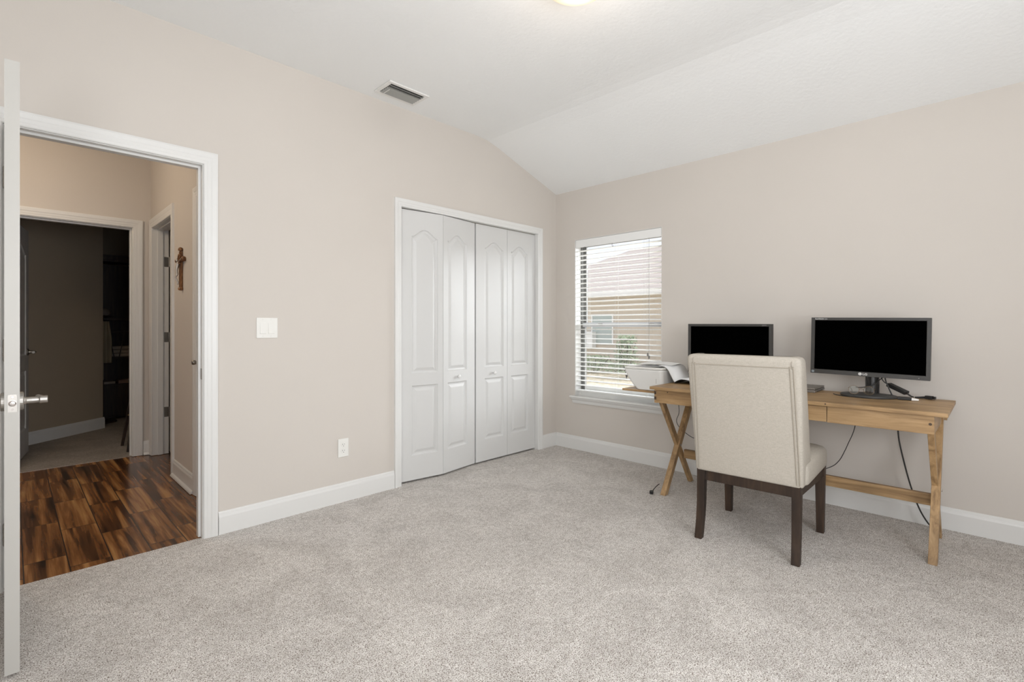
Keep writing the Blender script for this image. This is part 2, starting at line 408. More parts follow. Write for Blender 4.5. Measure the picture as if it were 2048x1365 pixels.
# trim of the room
struct('trim_1', casing(DX0-.004, DX1+.004, DH+.004, pl_y(0), scale=1.12), M['trim'])
struct('trim_2', jamb(DX0, DX1, DH, WT, pl_y(0), (.038, .075)), M['trim'])
struct('trim_3', casing(KX0, KX1, KH, pl_y(0), scale=.95), M['trim'])
struct('trim_4', jamb(KX0, KX1, KH, WT, pl_y(0)), M['trim'])
struct('baseboard_left', baseboard(DX1+.076, KX0-.060, pl_y(0)), M['trim'])
struct('baseboard_corner', baseboard(KX1+.060, -.0, pl_y(0)), M['trim'])
struct('baseboard_door', baseboard(WX, DX0-.076, pl_y(0)), M['trim'])
struct('baseboard_right', baseboard(.0136, -BY, pl_x(0)), M['trim'])
struct('baseboard_rear', baseboard(.0136, -WX, pl_ry(BY)), M['trim'])
struct('baseboard_side', baseboard(BY+.0136, -.0136, pl_rx(WX)), M['trim'])

# ------------------------------------------------------------ hall and dark bedroom shell
HX, HY = -2.85, 2.41         # hall right wall face, far wall face
HT = .12
AY0, AY1 = 1.565, 2.315        # side door opening
BY0, BY1 = .20, .805          # second side door
struct('wall_hall', slab(notched(-HY, -.121, CZ, [(-AY1-.018, -AY0+.018, DH+.018), (-BY1-.018, -BY0+.018, DH+.018)]), [], pl_x(HX), HT), M['wall'])
FX0, FX1 = -3.745, -2.985
struct('wall_far', slab(notched(-5.4, 0, CZ, [(FX0-.018, FX1+.018, DH+.018)]), [], pl_y(HY), WT), M['wall'])
struct('floor_hall', BX(-5.4, -.9, .022, HY+.02, -.06, -.004), M['tile'])
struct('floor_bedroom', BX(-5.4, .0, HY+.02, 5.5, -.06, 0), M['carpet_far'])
struct('ceiling_hall', BX(-5.5, .0, .121, 5.6, CZ+.001, CZ+.1), M['ceil'])
struct('wall_hall_end', BX(-5.5, -5.4, .121, 5.6, 0, CZ), M['wall'])
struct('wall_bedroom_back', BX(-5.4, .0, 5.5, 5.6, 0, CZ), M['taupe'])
struct('wall_bedroom_side', BX(.0, .1, .12, 5.6, 0, CZ), M['wall'])
struct('wall_closet_back', BX(-2.67, .0, .80, .88, 0, CZ), M['closet_dark'])
struct('wall_closet_side', BX(-1.93, -1.85, .121, .80, 0, CZ), M['closet_dark'])
struct('wall_bath', BX(-1.2, -1.1, .88, HY, 0, CZ), M['wall'])
struct('floor_closet', BX(-1.85, .0, .022, .80, -.003, .0002), M['carpet'])
# diagonal wall of the dark bedroom
bm = bmesh.new(); d0, d1 = Vector((-4.10, 3.25, 0)), Vector((-3.005, 4.19, 0)); dn = Vector((-.65, .76, 0)).normalized()
vs = []
for z_ in (0, CZ): vs.append([bm.verts.new(p+Vector((0, 0, z_))) for p in (d0, d1, d1+Vector((-.03, .06, 0)), d1+Vector((-.8, 1.28, 0)), d0+Vector((0, 2.2, 0)))])
for i in range(5): bm.faces.new([vs[0][i], vs[0][(i+1) % 5], vs[1][(i+1) % 5], vs[1][i]])
bm.faces.new(vs[0][::-1]); bm.faces.new(vs[1])
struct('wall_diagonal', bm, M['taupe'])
dd = (d1-d0).normalized()
dm = frame_mtx(d0, dd, Vector((-dd.y, dd.x, 0)), Vector((0, 0, 1)))
struct('baseboard_diagonal', baseboard(0, (d1-d0).length+.012, dm), M['trim'])

struct('trim_5', casing(FX0-.004, FX1+.004, DH+.004, pl_y(HY), scale=1.16), M['trim'])
struct('trim_6', jamb(FX0, FX1, DH, WT, pl_y(HY), (.045, .082)), M['trim'])
struct('trim_7', casing(-AY1, -AY0, DH+.004, pl_x(HX), scale=1.3), M['trim'])
struct('trim_8', jamb(-AY1, -AY0, DH, HT, pl_x(HX), (.036, .075)), M['trim'])
struct('trim_9', casing(-BY1, -BY0, DH+.004, pl_x(HX), scale=1.1), M['trim'])
struct('trim_10', jamb(-BY1, -BY0, DH, HT, pl_x(HX), (.05, .09)), M['trim'])
SHOE = [(0, 0), (.030, 0), (.028, .010), (.022, .017), (.0135, .020), (.0135, .095), (.0115, .104), (.0095, .108), (.008, .118), (.004, .1245), (0, .125)]
struct('baseboard_hall', baseboard(-AY0+.082, -BY1-.070, pl_x(HX), SHOE), M['trim'])
struct('baseboard_far', baseboard(FX1+.078, HX-.002, pl_y(HY), SHOE), M['trim'])

# ------------------------------------------------------------ door hardware
def hinge(parent, loc, axis_dir, leaf_dir, material, h=.089, w_=.032):
    """knuckle of alternating barrels with a leaf plate; leaf lies along leaf_dir, thin across axis_dir"""
    loc = Vector(loc); bm = bmesh.new()
    for k in range(5):
        lathe(bm, [(.0062 if k % 2 else .0057, loc.z-h/2+k*h/5+.0006), (.0062 if k % 2 else .0057, loc.z-h/2+(k+1)*h/5-.0006)], 12, Matrix.Translation((loc.x, loc.y, 0)))
    lathe(bm, [(.0035, loc.z-h/2-.004), (.0035, loc.z+h/2+.004)], 10, Matrix.Translation((loc.x, loc.y, 0)))
    ld = Vector(leaf_dir); ad = Vector(axis_dir); c = loc+ld*(w_/2)
    bar(bm, c-Vector((0, 0, h/2)), c+Vector((0, 0, h/2)), w_ if abs(ld.y) < .5 else .0022, .0022 if abs(ld.y) < .5 else w_, up=(0, 1, 0))
    for dz in (-.03, 0, .03):
        lathe(bm, [(.004, 0), (.0038, .0018)], 10, toward(c+ad*.0008+Vector((0, 0, dz)), ad))
    return link('hinge', bm, material, parent, smooth=False)
def lever(parent, base, out, along, material, ln=.095, name='door_handle'):
    """round rose and a turned lever: rose on the door face, neck goes out, lever goes along"""
    out = Vector(out); along = Vector(along); base = Vector(base); bm = bmesh.new()
    lathe(bm, [(.031, 0), (.031, .006), (.028, .010), (.015, .012), (.012, .03), (.0115, .045)], 28, toward(base, out))
    st = base+out*.045
    tube(bm, [st-out*.008, st+out*.004, st+along*.012+out*.008, st+along*.035+out*.008], .0105, 14, 5)
    lathe(bm, [(.0095, 0), (.0105, .02), (.0095, .045), (.0098, .05), (.0125, .056), (.0125, .064), (.0125, .074), (.011, .076)], 20, toward(st+along*.02+out*.008, along))
    return link(name, bm, material, parent, smooth=False, bevel=0)
def neck_lever(parent, base, out, along, material):
    out = Vector(out); along = Vector(along); base = Vector(base); bm = bmesh.new()
    lathe(bm, [(.031, 0), (.031, .008), (.029, .010), (.0135, .0105), (.0125, .014), (.0110, .017), (.0112, .030), (.0102, .044), (.0108, .047), (.0128, .050), (.0128, .068), (.0115, .0695)], 28, toward(base, out))
    o_ = base+out*.058
    tube(bm, [o_, o_+along*.03, o_+along*.07-out*.004, o_+along*.105-out*.010], lambda t: .0098-.002*t, 14, 5)
    return link('door_handle', bm, material, parent)
def knob(parent, base, out, material, name='door_knob', r=.024, ln=.055):
    bm = bmesh.new(); lathe(bm, [(.031, 0), (.031, .005), (.026, .009), (.011, .013), (.011, ln*.55), (r*.8, ln*.62), (r, ln*.78), (r*.85, ln*.95), (r*.4, ln), (0, ln)], 24, toward(base, out))
    return link(name, bm, material, parent, smooth=True)

# open bedroom door (opened square to the wall, its latch edge to the room)
TWO = lambda w_: [(.12, w_-.12, .24, .76, 0), (.12, w_-.12, .90, 1.80, .07)]
d = root('door_1', (DX0+.006, -.012, 0)); d['kind'] = 'structure'
tl = .036; DW_ = .765
lm = frame_mtx((DX0+.006+tl, -.012, 0), Vector((0, -1, 0)), Vector((-1, 0, 0)), Vector((0, 0, 1)))
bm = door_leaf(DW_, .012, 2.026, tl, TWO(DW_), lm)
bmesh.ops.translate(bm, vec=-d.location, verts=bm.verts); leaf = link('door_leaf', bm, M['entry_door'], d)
def rel(o, r_):                     # keep world placement when vertices were written in world space
    o.location = -r_.location; return o
ey = -.012-DW_; xa = DX0+.006
bm = BX(xa+.0075, xa+.0295, ey-.0012, ey+.001, .871, .929); lp = rel(link('latch_plate', bm, M['nickel'], d), d)
bm = bmesh.new()
lathe(bm, [(.0095, 0), (.0095, .006), (.006, .0085), (0, .009)], 18, toward((xa+.0185, ey-.001, .900), (0, -1, 0)))
for dz in (.021, -.021): lathe(bm, [(.0036, 0), (.0034, .0012)], 10, toward((xa+.0185, ey-.001, .900+dz), (0, -1, 0)))
o = link('latch_bolt', bm, mat('bright_latch_metal', (.75, .72, .72), .18, 1.0), d); rel(o, d)
rel(neck_lever(d, (xa+tl, ey+.062, .900), (1, 0, 0), (0, 1, 0), M['nickel']), d)
rel(neck_lever(d, (xa, ey+.062, .900), (-1, 0, 0), (0, 1, 0), M['nickel']), d)
for z_ in (1.80, 1.05, .25): rel(hinge(d, (DX0+.002, -.016, z_), (-1, 0, 0), (0, 1, 0), M['pewter']), d)
# strike plate on the right jamb
bm = BX(DX1-.0016, DX1+.0, .004, .034, .865, .925); box(bm, DX1-.0022, DX1-.0016, .012, .024, .880, .910)
o = link('strike_plate', bm, M['pewter'], None, .0006); tag(o, 'satin metal strike plate let into the right doorframe at knob height', 'strike plate')

# closet bifold doors
KW = .3705
def bifold(name, pts, knob_leaf):
    r_ = root(name, (pts[0][0], pts[0][1], 0)); r_['kind'] = 'structure'
    for i, (p, q) in enumerate(zip(pts, pts[1:])):
        p, q = Vector((*p, 0)), Vector((*q, 0)); ax = (q-p).normalized(); ln = (q-p).length
        m_ = frame_mtx(p-r_.location, ax, Vector((-ax.y, ax.x, 0)), Vector((0, 0, 1)))
        wide_first = (i == 0)
        x0, x1 = (.27*ln, .87*ln) if wide_first else (.13*ln, .73*ln)
        pans = [(x0, x1, .195, .715, 0), (x0, x1, .805, 1.828, .057)]
        m_ = m_ @ Matrix.Translation((.0015, 0, 0))
        link('door_panel', door_leaf(ln-.003, .014, 2.0185, .030, pans, m_), M['door'], r_)
        if i == knob_leaf:
            kx = ln*.43 if i else ln*.54
            base = m_ @ Vector((kx, 0, .757)); dirn = m_.to_3x3() @ Vector((0, -1, 0))
            bm = bmesh.new(); lathe(bm, [(.008, 0), (.007, .004), (.006, .010), (.013, .016), (.0155, .021), (.013, .026), (.005, .028), (0, .028)], 20, toward(base, dirn))
            link('knob', bm, M['trim'], r_, smooth=True)
bifold('door_2', [(KX0+.003, .030), (-1.393, -.018), (-1.023, .034)], 1)
bifold('door_3', [(-1.014, .031), (-.644, .030), (KX1-.003, .031)], 0)
o = link('closet_track', BX(KX0+.002, KX1-.002, .034, .058, 2.017, KH), M['pewter']); o.name = 'trim_11'; o['kind'] = 'structure'

# second side door of the hall, closed, with a knob
d = root('door_4', (HX+.05, BY1, 0)); d['kind'] = 'structure'
lw = BY1-BY0-.004
bm = door_leaf(lw, .01, 2.028, .035, TWO(lw), frame_mtx((.012-.05, -.002, 0), Vector((0, -1, 0)), Vector((1, 0, 0)), Vector((0, 0, 1))))
link('door_leaf', bm, M['door'], d)
o = knob(d, (HX+.012, BY1-.062, .915), (-1, 0, 0), M['pewter'], ln=.062, r=.017); rel(o, d)
# side door A stands open inside the next room
d = root('door_5', (HX+HT, AY1, 0)); d['kind'] = 'structure'
lw = AY1-AY0-.006
bm = door_leaf(lw, .01, 2.028, .035, TWO(lw), frame_mtx((.012, .0, 0), Vector((.985, .17, 0)), Vector((-.17, .985, 0)), Vector((0, 0, 1))))
bmesh.ops.translate(bm, vec=(0, -.052, 0), verts=bm.verts)
link('door_leaf', bm, M['door'], d)
for k, z_ in enumerate((1.745, 1.06, .38)):
    bm = BX(HX+HT-.036, HX+HT-.002, AY1-.0018, AY1-.0002, z_-.045, z_+.045)
    for dz in (-.03, 0, .03): lathe(bm, [(.0036, 0), (.0034, .0012)], 10, toward((HX+HT-.012-(.012 if dz == 0 else 0), AY1-.0018, z_+dz), (0, -1, 0)))
    for q in range(5): lathe(bm, [(.0058, z_-.045+q*.018+.0006), (.0058, z_-.045+(q+1)*.018-.0006)], 10, Matrix.Translation((HX+HT+.005, AY1-.006, 0)))
    rel(link('hinge', bm, M['nickel'] if k == 0 else M['pewter'], d), d)
# dark bedroom door, opened inwards
d = root('door_6', (FX0+.004, HY+WT, 0)); d['kind'] = 'structure'
ax = Vector((-3.625+.0-(FX0+.004), 3.285-(HY+WT), 0)).normalized()
bm = door_leaf(.745, .012, 2.026, .035, TWO(.745), frame_mtx((.0, 0, 0), ax, Vector((-ax.y, ax.x, 0)), Vector((0, 0, 1))))
link('door_leaf', bm, M['door'], d)
hp = Vector((FX0+.004, HY+WT, 0))+ax*.685; hp.z = .925
rel(lever(d, hp, (ax.y, -ax.x, 0), -ax, M['pewter']), d)

# ------------------------------------------------------------ window
wn = root('window_1', (0, -(WY0+WY1)/2, WZ0)); wn['kind'] = 'structure'
def W(name, bm, m_, **k):
    bmesh.ops.transform(bm, matrix=pl_x(0), verts=bm.verts); o_ = link(name, bm, m_, wn, **k); return rel(o_, wn)
# painted returns of the recess
bm = bmesh.new(); box(bm, WY0, WY0+.004, .001, .15, WZ0+.02, WZ1); box(bm, WY1-.004, WY1, .001, .15, WZ0+.02, WZ1); box(bm, WY0+.004, WY1-.004, .001, .15, WZ1-.004, WZ1)
W('window_return', bm, M['trim'])
bm = bmesh.new(); f = .034
A0, A1, B0, B1 = WY0+.004, WY1-.004, WZ0+.0182, WZ1-.004
for b_ in ((A0, A0+.018, B0+.05, B1-f), (A1-.018, A1, B0+.05, B1-f)): box(bm, b_[0], b_[1], .085, .148, b_[2], b_[3])
W('window_frame', bm, M['bronze_frame'])
for b_ in ((A0, A1, B0, B0+.05), (A0, A1, B1-f, B1)): W('window_frame', BX(b_[0], b_[1], .085, .148, b_[2], b_[3]), M['white_frame'])
MR = 1.175
bm = bmesh.new()
W('meeting_rail', BX(A0+.018, A1-.018, .118, .142, MR-.018, MR+.02), M['glare_frame'])
for b_ in ((A0+.018, A0+.042, MR+.02, B1-f), (A1-.042, A1-.018, MR+.02, B1-f), (A0+.042, A1-.042, B1-f-.02, B1-f)): box(bm, b_[0], b_[1], .118, .142, b_[2], b_[3])
W('upper_sash', bm, M['bronze_frame'])
bm = bmesh.new()
W('meeting_rail', BX(A0+.018, A1-.018, .090, .1165, MR-.022, MR+.016), M['glare_frame'])
W('sash_rail', BX(A0+.044, A1-.044, .090, .1165, B0+.05, B0+.085), M['white_frame'])
for b_ in ((A0+.018, A0+.044, B0+.05, MR-.022), (A1-.044, A1-.018, B0+.05, MR-.022)): box(bm, b_[0], b_[1], .090, .1165, b_[2], b_[3])
W('lower_sash', bm, M['bronze_frame'])
bm = bmesh.new()
for s in (.2, .72): box(bm, A0+s, A0+s+.045, .080, .0895, MR-.006, MR+.010)
W('sash_lock', bm, M['pewter'], bevel=.002)
W('window_glass', BX(A0+.042, A1-.042, .129, .131, MR+.02, B1-f-.02), M['glass'])
W('window_glass', BX(A0+.044, A1-.044, .102, .104, B0+.085, MR-.022), M['glass'])
# sill with a moulded apron
SI = [(0, 0)]
prof = [(-.084, .0), (.034, .0), (.038, .004), (.040, .010), (.037, .018), (.032, .020), (-.084, .020)]   # (out, z)
bm = bmesh.new(); ends = []
for a_, ex in ((WY0-.040, 0), (WY1+.030, 0)): ends.append([bm.verts.new((a_, -t, WZ0-.002+z_)) for t, z_ in [(.001, 0)]+prof[1:-1]+[(.001, .020)]])
n = len(ends[0])
for i in range(n): bm.faces.new([ends[0][i], ends[0][(i+1) % n], ends[1][(i+1) % n], ends[1][i]])
bm.faces.new(ends[0][::-1]); bm.faces.new(ends[1])
box(bm, WY0+.0005, WY1-.0005, .0005, .086, WZ0+.0005, WZ0+.018)
W('window_sill', bm, M['trim'])
AP = [(.001, .0), (.006, .0), (.010, -.001), (.014, .012), (.017, .026), (.026, .036), (.030, .042), (.030, .048), (.001, .048)]
bm = bmesh.new(); ends = []
for a_ in (WY0-.030, WY1+.022): ends.append([bm.verts.new((a_+(.012 if a_ < .5 else -.010)*(1-z_/.048), -t, WZ0-.050+z_)) for t, z_ in AP])
n = len(AP)
for i in range(n): bm.faces.new([ends[0][i], ends[0][(i+1) % n], ends[1][(i+1) % n], ends[1][i]])
bm.faces.new(ends[0][::-1]); bm.faces.new(ends[1])
W('window_apron', bm, M['trim'])

# blinds inside the recess
bl = root('window_blind', (.036, -(WY0+WY1)/2, WZ0+.02))
tag(bl, 'white horizontal slatted blind, lowered with open slats, inside the window recess', 'blind')
def WB(name, bm, m_, parent=None, **k):
    bmesh.ops.transform(bm, matrix=pl_x(0), verts=bm.verts); o_ = link(name, bm, m_, bl, **k); return rel(o_, bl)
S0, S1 = WY0+.012, WY1-.010
WB('valance', BX(S0-.005, S1+.003, .004, .010, WZ1-.078, WZ1-.0055), M['slat'], bevel=.0015)
WB('head_rail', BX(S0, S1, .012, .060, WZ1-.055, WZ1-.006), M['slat'])
pitch = .0435; z_ = WZ1-.108; n = 0; slat0 = None; zb = .562
zs = []
while z_ > zb+.03: zs.append(z_); z_ -= pitch
for i, z_ in enumerate(zs):
    if slat0 is None:
        bm = bmesh.new()
        cs = [(-.0275, 0), (-.014, .0036), (0, .0048), (.014, .0036), (.0275, 0)]
        top = [[bm.verts.new((a_, .036+c, h_+.0020)) for c, h_ in cs] for a_ in (S0, S1)]
        bot = [[bm.verts.new((a_, .036+c, h_-.0020)) for c, h_ in cs] for a_ in (S0, S1)]
        for q in range(4):
            bm.faces.new([top[0][q], top[0][q+1], top[1][q+1], top[1][q]]); bm.faces.new([bot[0][q], bot[1][q], bot[1][q+1], bot[0][q+1]])
        for e_ in (0, 1):
            for q in range(4): bm.faces.new([top[e_][q], bot[e_][q], bot[e_][q+1], top[e_][q+1]])
        for q in (0, 4): bm.faces.new([top[0][q], top[1][q], bot[1][q], bot[0][q]])
        slat0 = WB('slat', bm, M['slat'])
        base_loc = slat0.location.copy()
        slat0.location = base_loc+Vector((0, 0, z_))
    else:
        s = slat0.copy(); col.objects.link(s); s.parent = bl; s.location = base_loc+Vector((0, 0, z_+random.uniform(-.0012, .0012)))
        s.rotation_euler = (random.uniform(-.002, .002), 0, 0)
WB('bottom_rail', BX(S0, S1, .012, .060, zb-.014, zb), M['slat'], bevel=.003)
for a_ in (S0+.115, (S0+S1)/2-.01, S1-.135):
    bm = bmesh.new()
    for dy in (.0105, .0615): tube(bm, [(a_, dy, zb), (a_, dy, WZ1-.05)], .0009, 5, 0)
    WB('ladder_cord', bm, M['ladder'])
for k, a_ in enumerate((S1-.115, S1-.103)):
    zt = .935-.022*k; bm = bmesh.new(); tube(bm, [(a_, -.004, WZ1-.075), (a_, -.004, zt)], .0009, 5, 0); WB('pull_cord', bm, M['cord'] if k else M['ladder'])
    bm = bmesh.new(); lathe(bm, [(.002, .03), (.0065, .022), (.0075, .004), (.006, 0)], 12, Matrix.Translation((a_, -.004, zt-.028))); WB('tassel', bm, M['tassel'])
for a_ in (S0+.10, S0+.40):
    bm = bmesh.new(); tube(bm, [(a_, -.002, WZ1-.075), (a_, -.004, WZ1-.10), (a_+.010, -.006, WZ1-.108), (a_+.012, -.002, WZ1-.098)], .0018, 6, 4); WB('valance_clip', bm, M['tassel'])
bm = bmesh.new(); tube(bm, [(S1-.15, -.003, WZ1-.075), (S1-.15, -.003, 1.20)], .0010, 5, 0); WB('tilt_cord', bm, M['ladder'])

# ------------------------------------------------------------ ceiling vent, lamp, switch, outlets
v = root('air_vent', (-1.88, -.20, CZ)); tag(v, 'rectangular white ceiling air register with grey louvres', 'vent')
bm = bmesh.new()
def ringbox(bm, a0, a1, b0, b1, w_, z0, z1):
    box(bm, a0, a1, b0, b0+w_, z0, z1); box(bm, a0, a1, b1-w_, b1, z0, z1); box(bm, a0, a0+w_, b0+w_, b1-w_, z0, z1); box(bm, a1-w_, a1, b0+w_, b1-w_, z0, z1)
ringbox(bm, -.155, .155, -.10, .10, .026, -.011, -.0005); link('frame', bm, M['vent'], v, .003)
link('duct_backing', BX(-.128, .128, -.073, .073, -.0022, -.0006), M['vent_dark'], v)
for k in range(6):
    y_ = -.058+k*.0232; bm = bmesh.new(); bar(bm, (-.127, y_, -.012), (.127, y_, -.012),   .0155, .0014, up=(0, -.55, -.83) if k > 1 else (0, .75, -.66)); link('louvre', bm, M['vent_blade'], v)
bm = bmesh.new(); bar(bm, (-.110, -.02, -.022), (-.110, .05, -.022), .003, .003); link('damper_lever', bm, M['vent'], v)

lx, ly = -1.985, -1.755
cl = root('ceiling_light', (lx, ly, CZ)); cl.scale = (1, 1, .90); tag(cl, 'glowing frosted glass dome ceiling light with nickel finial', 'ceiling light')
bm = bmesh.new(); lathe(bm, [(.075, -.001), (.078, -.012), (.07, -.028), (.02, -.034)], 40); link('canopy', bm, M['nickel'], cl, smooth=True)
bm = bmesh.new(); prof_o = [(.158*math.sin(t), -.045-.085*(1-math.cos(PI/2-t))*0-.085*math.cos(t)) for t in [PI/2*(1-i/14) for i in range(15)]]
prof_o = [(.165*math.cos(i/14*PI/2), -.040-.090*math.sin(i/14*PI/2)) for i in range(14)]+[(.012, -.1302)]
lathe(bm, [(.160, -.036)]+prof_o, 48)
for f_ in [f_ for f_ in bm.faces if len(f_.verts) > 4]: bm.faces.remove(f_)
link('glass_shade', bm, M['shade'], cl, smooth=True)
bm = bmesh.new(); lathe(bm, [(.0035, -.03), (.0035, -.131), (.011, -.132), (.013, -.137), (.008, -.143), (.0045, -.150), (.006, -.155), (0, -.159)], 20); link('finial', bm, M['nickel'], cl, smooth=True)
lp = lamp('ceiling_light_bulb', 'POINT', (0, 0, -.24), 2.2, (1, .87, .76), shadow_soft_size=.16); lp.parent = cl

sw = root('light_switch', (-2.681, 0, 1.146)); tag(sw, 'white double rocker light switch plate beside the doorway', 'light switch')
link('switch_plate', BX(-.059, .059, -.006, -.0005, -.060, .060), M['plastic_white'], sw, .0025, seg=3)
for sx in (-.0235, .0225):
    bm = bmesh.new(); x0, x1 = sx-.0165, sx+.0165
    vs = [bm.verts.new(p) for p in ((x0, -.006, -.034), (x1, -.006, -.034), (x1, -.006, .034), (x0, -.006, .034), (x0, -.0105, -.033), (x1, -.0105, -.033), (x1, -.0068, .033), (x0, -.0068, .033))]
    for f_ in ((0, 1, 2, 3), (4, 5, 6, 7), (0, 1, 5, 4), (1, 2, 6, 5), (2, 3, 7, 6), (3, 0, 4, 7)): bm.faces.new([vs[i] for i in f_])
    link('rocker', bm, M['plastic_white'], sw, .0008)
    for sz in (.0485, -.0485):
        bm = bmesh.new(); lathe(bm, [(.003, 0), (.0028, .0012)], 10, toward((sx, -.006, sz), (0, -1, 0))); link('screw', bm, M['vent'], sw)
def outlet(name, loc, rz, label):
    r_ = root(name, loc, rz); tag(r_, label, 'outlet')
    link('outlet_plate', BX(-.0365, .0365, -.006, -.0005, -.060, .060), M['plastic_white'], r_, .0025, seg=3)
    for s in (.0205, -.0205):
        bm = bmesh.new(); lathe(bm, [(.0168, 0), (.0165, .0015)], 24, toward((0, -.006, s), (0, -1, 0)))
        rc = link('socket', bm, M['plastic_white'], r_)
        bm = bmesh.new(); box(bm, -.0075, -.0055, -.0082, -.0076, s-.001, s+.008); box(bm, .0055, .0075, -.0082, -.0076, s, s+.007)
        lathe(bm, [(.0024, 0), (.0024, .0006)], 10, toward((0, -.0076, s-.008), (0, -1, 0))); link('slots', bm, M['slot'], rc)
    bm = bmesh.new(); lathe(bm, [(.0028, 0), (.0026, .0010)], 10, toward((0, -.006, 0), (0, -1, 0))); link('screw', bm, M['vent'], r_)
    return r_
outlet('wall_outlet', (-2.205, 0, .355), 0, 'white duplex outlet low on the wall between the doorway and the closet')
outlet('wall_outlet', (0, -1.49, .40), -PI/2, 'white outlet plate low on the wall under the desk')

# ------------------------------------------------------------ crucifix in the hall
cx = root('crucifix', (HX, 1.22, 1.60)); tag(cx, 'small carved brown wooden crucifix with pewter figure on the hall wall', 'crucifix')
bm = bmesh.new()
bar(bm, (-.012, 0, -.155), (-.012, 0, .11), .022, .02, up=(1, 0, 0)); bar(bm, (-.012, -.085, .045), (-.012, .085, .045), .022, .02, up=(1, 0, 0))
for p in ((0, .125), (.0, -.165)): lathe(bm, [(.004, -.014), (.016, -.010), (.018, 0), (.012, .012), (0, .018)], 12, Matrix.Translation((-.013, 0, p[1])))
for s in (-1, 1):
    lathe(bm, [(.006, 0), (.017, .008), (.019, .018), (.010, .028), (0, .032)], 12, toward((-.013, s*.075, .045), (0, s, .15)))
tube(bm, [(-.02, -.03, .015), (-.03, 0, .03), (-.02, .03, .075), (-.024, .0, .085), (-.02, -.03, .075), (-.028, 0, .02)], .006, 8, 5)
link('cross', bm, M['cross_wood'], cx, .002)
bm = bmesh.new()
tube(bm, [(-.028, 0, .03), (-.034, .004, .0), (-.038, .002, -.03), (-.036, -.003, -.06), (-.044, .003, -.085), (-.030, 0, -.12), (-.034, 0, -.135)], lambda t: .0085*(1-.75*t)+.0015+.003*math.sin(t*9)**2*(t < .35), 10, 5)
for s in (-1, 1): tube(bm, [(-.030, s*.004, .018), (-.030, s*.035, .036), (-.026, s*.068, .05)], lambda t: .0045-.002*t, 8, 5)
lathe(bm, [(0, -.012), (.008, -.008), (.010, 0), (.007, .009), (0, .012)], 12, Matrix.Translation((-.036, .003, .042)))
link('figure', bm, M['pewter_fig'], cx, smooth=True)

# recessed downlight of the hall
hl = root('hall_downlight', (-4.05, 1.35, CZ)); tag(hl, 'small round recessed downlight in the hall ceiling', 'ceiling light')
bm = bmesh.new(); lathe(bm, [(.05, -.001), (.05, -.004), (.075, -.006), (.078, -.001)], 28); link('trim_ring', bm, M['trim'], hl)
lp3 = lamp('hall_downlight_bulb', 'POINT', (0, 0, -.28), 8.5, (1, .80, .58), shadow_soft_size=.10); lp3.parent = hl

# ------------------------------------------------------------ desk
dk = root('writing_desk', (-.42, -2.155, 0)); tag(dk, 'honey brown wooden writing desk with X-shaped end legs against the wall', 'desk')
TX0, TX1, TY0, TY1, TZ = -.71, -.13, -2.918, -1.40, .75
def D(name, bm, m_, parent=None, bevel=.0015):
    o_ = link(name, bm, m_, parent or dk, bevel)
    if not parent: rel(o_, dk)
    return o_
D('desktop', BX(TX0, TX1, TY0, TY1, TZ-.020, TZ), M['desk_y'], bevel=.002)
az0, az1 = .640, TZ-.0205
ax0, ax1, ay0, ay1 = -.690, -.150, -2.885, -1.425
bm = bmesh.new(); box(bm, ax0+.0205, -.224, -2.867, -2.849, az0, az1); D('side_apron', bm, M['desk_x'])
bm = bmesh.new(); box(bm, ax0, ax1, ay1-.02, ay1, az0, az1); ap = D('side_apron', bm, M['desk_x'])
bm = BX(ax1+.0005, ax1+.018, -2.884, ay1-.0005, az0, az1); D('back_apron', bm, M['desk_y'])
# front: left drawer-width board, middle drawer, right board
gapR, gapL = -2.430, -1.850
D('front_apron', BX(ax0+.001, ax0+.02, -2.868, gapR-.0015, az0+.002, az1), M['desk_y'])
D('front_apron', BX(ax0+.001, ax0+.02, gapL+.0015, ay1-.0005, az0+.002, az1), M['desk_y'])
dr = D('drawer', BX(ax0, ax0+.019, gapR+.0015, gapL-.0015, az0+.004, az1-.003), M['desk_y'], bevel=.0025)
bm = bmesh.new(); box(bm, ax0+.02, ax0+.38, gapR+.03, gapL-.03, az0+.01, az0+.02); D('drawer_box', bm, M['desk_x'])
for dz in (.010, .046):   # finger joints on the left corner
    D('finger_joint', BX(ax0-.0004, ax0+.0006, ay1-.014, ay1+.0006, az0+.012+dz, az0+.032+dz), M['knot'], bevel=0)
D('wood_plug', (lambda b_: (lathe(b_, [(.0065, 0), (.006, .0008)], 14, toward((ax0+.001, -2.853, .690), (-1, 0, 0))), b_)[1])(bmesh.new()), M['knot'], bevel=0)
for (kx, ky, kz) in ((TX0, -2.428, TZ-.008), (ax0, -1.52, az1-.012)):
    bm = bmesh.new(); lathe(bm, [(.004, 0), (.003, .0005)], 10, toward((kx, ky, kz), (-1, 0, 0))); D('knot_hole', bm, M['knot'], bevel=0)
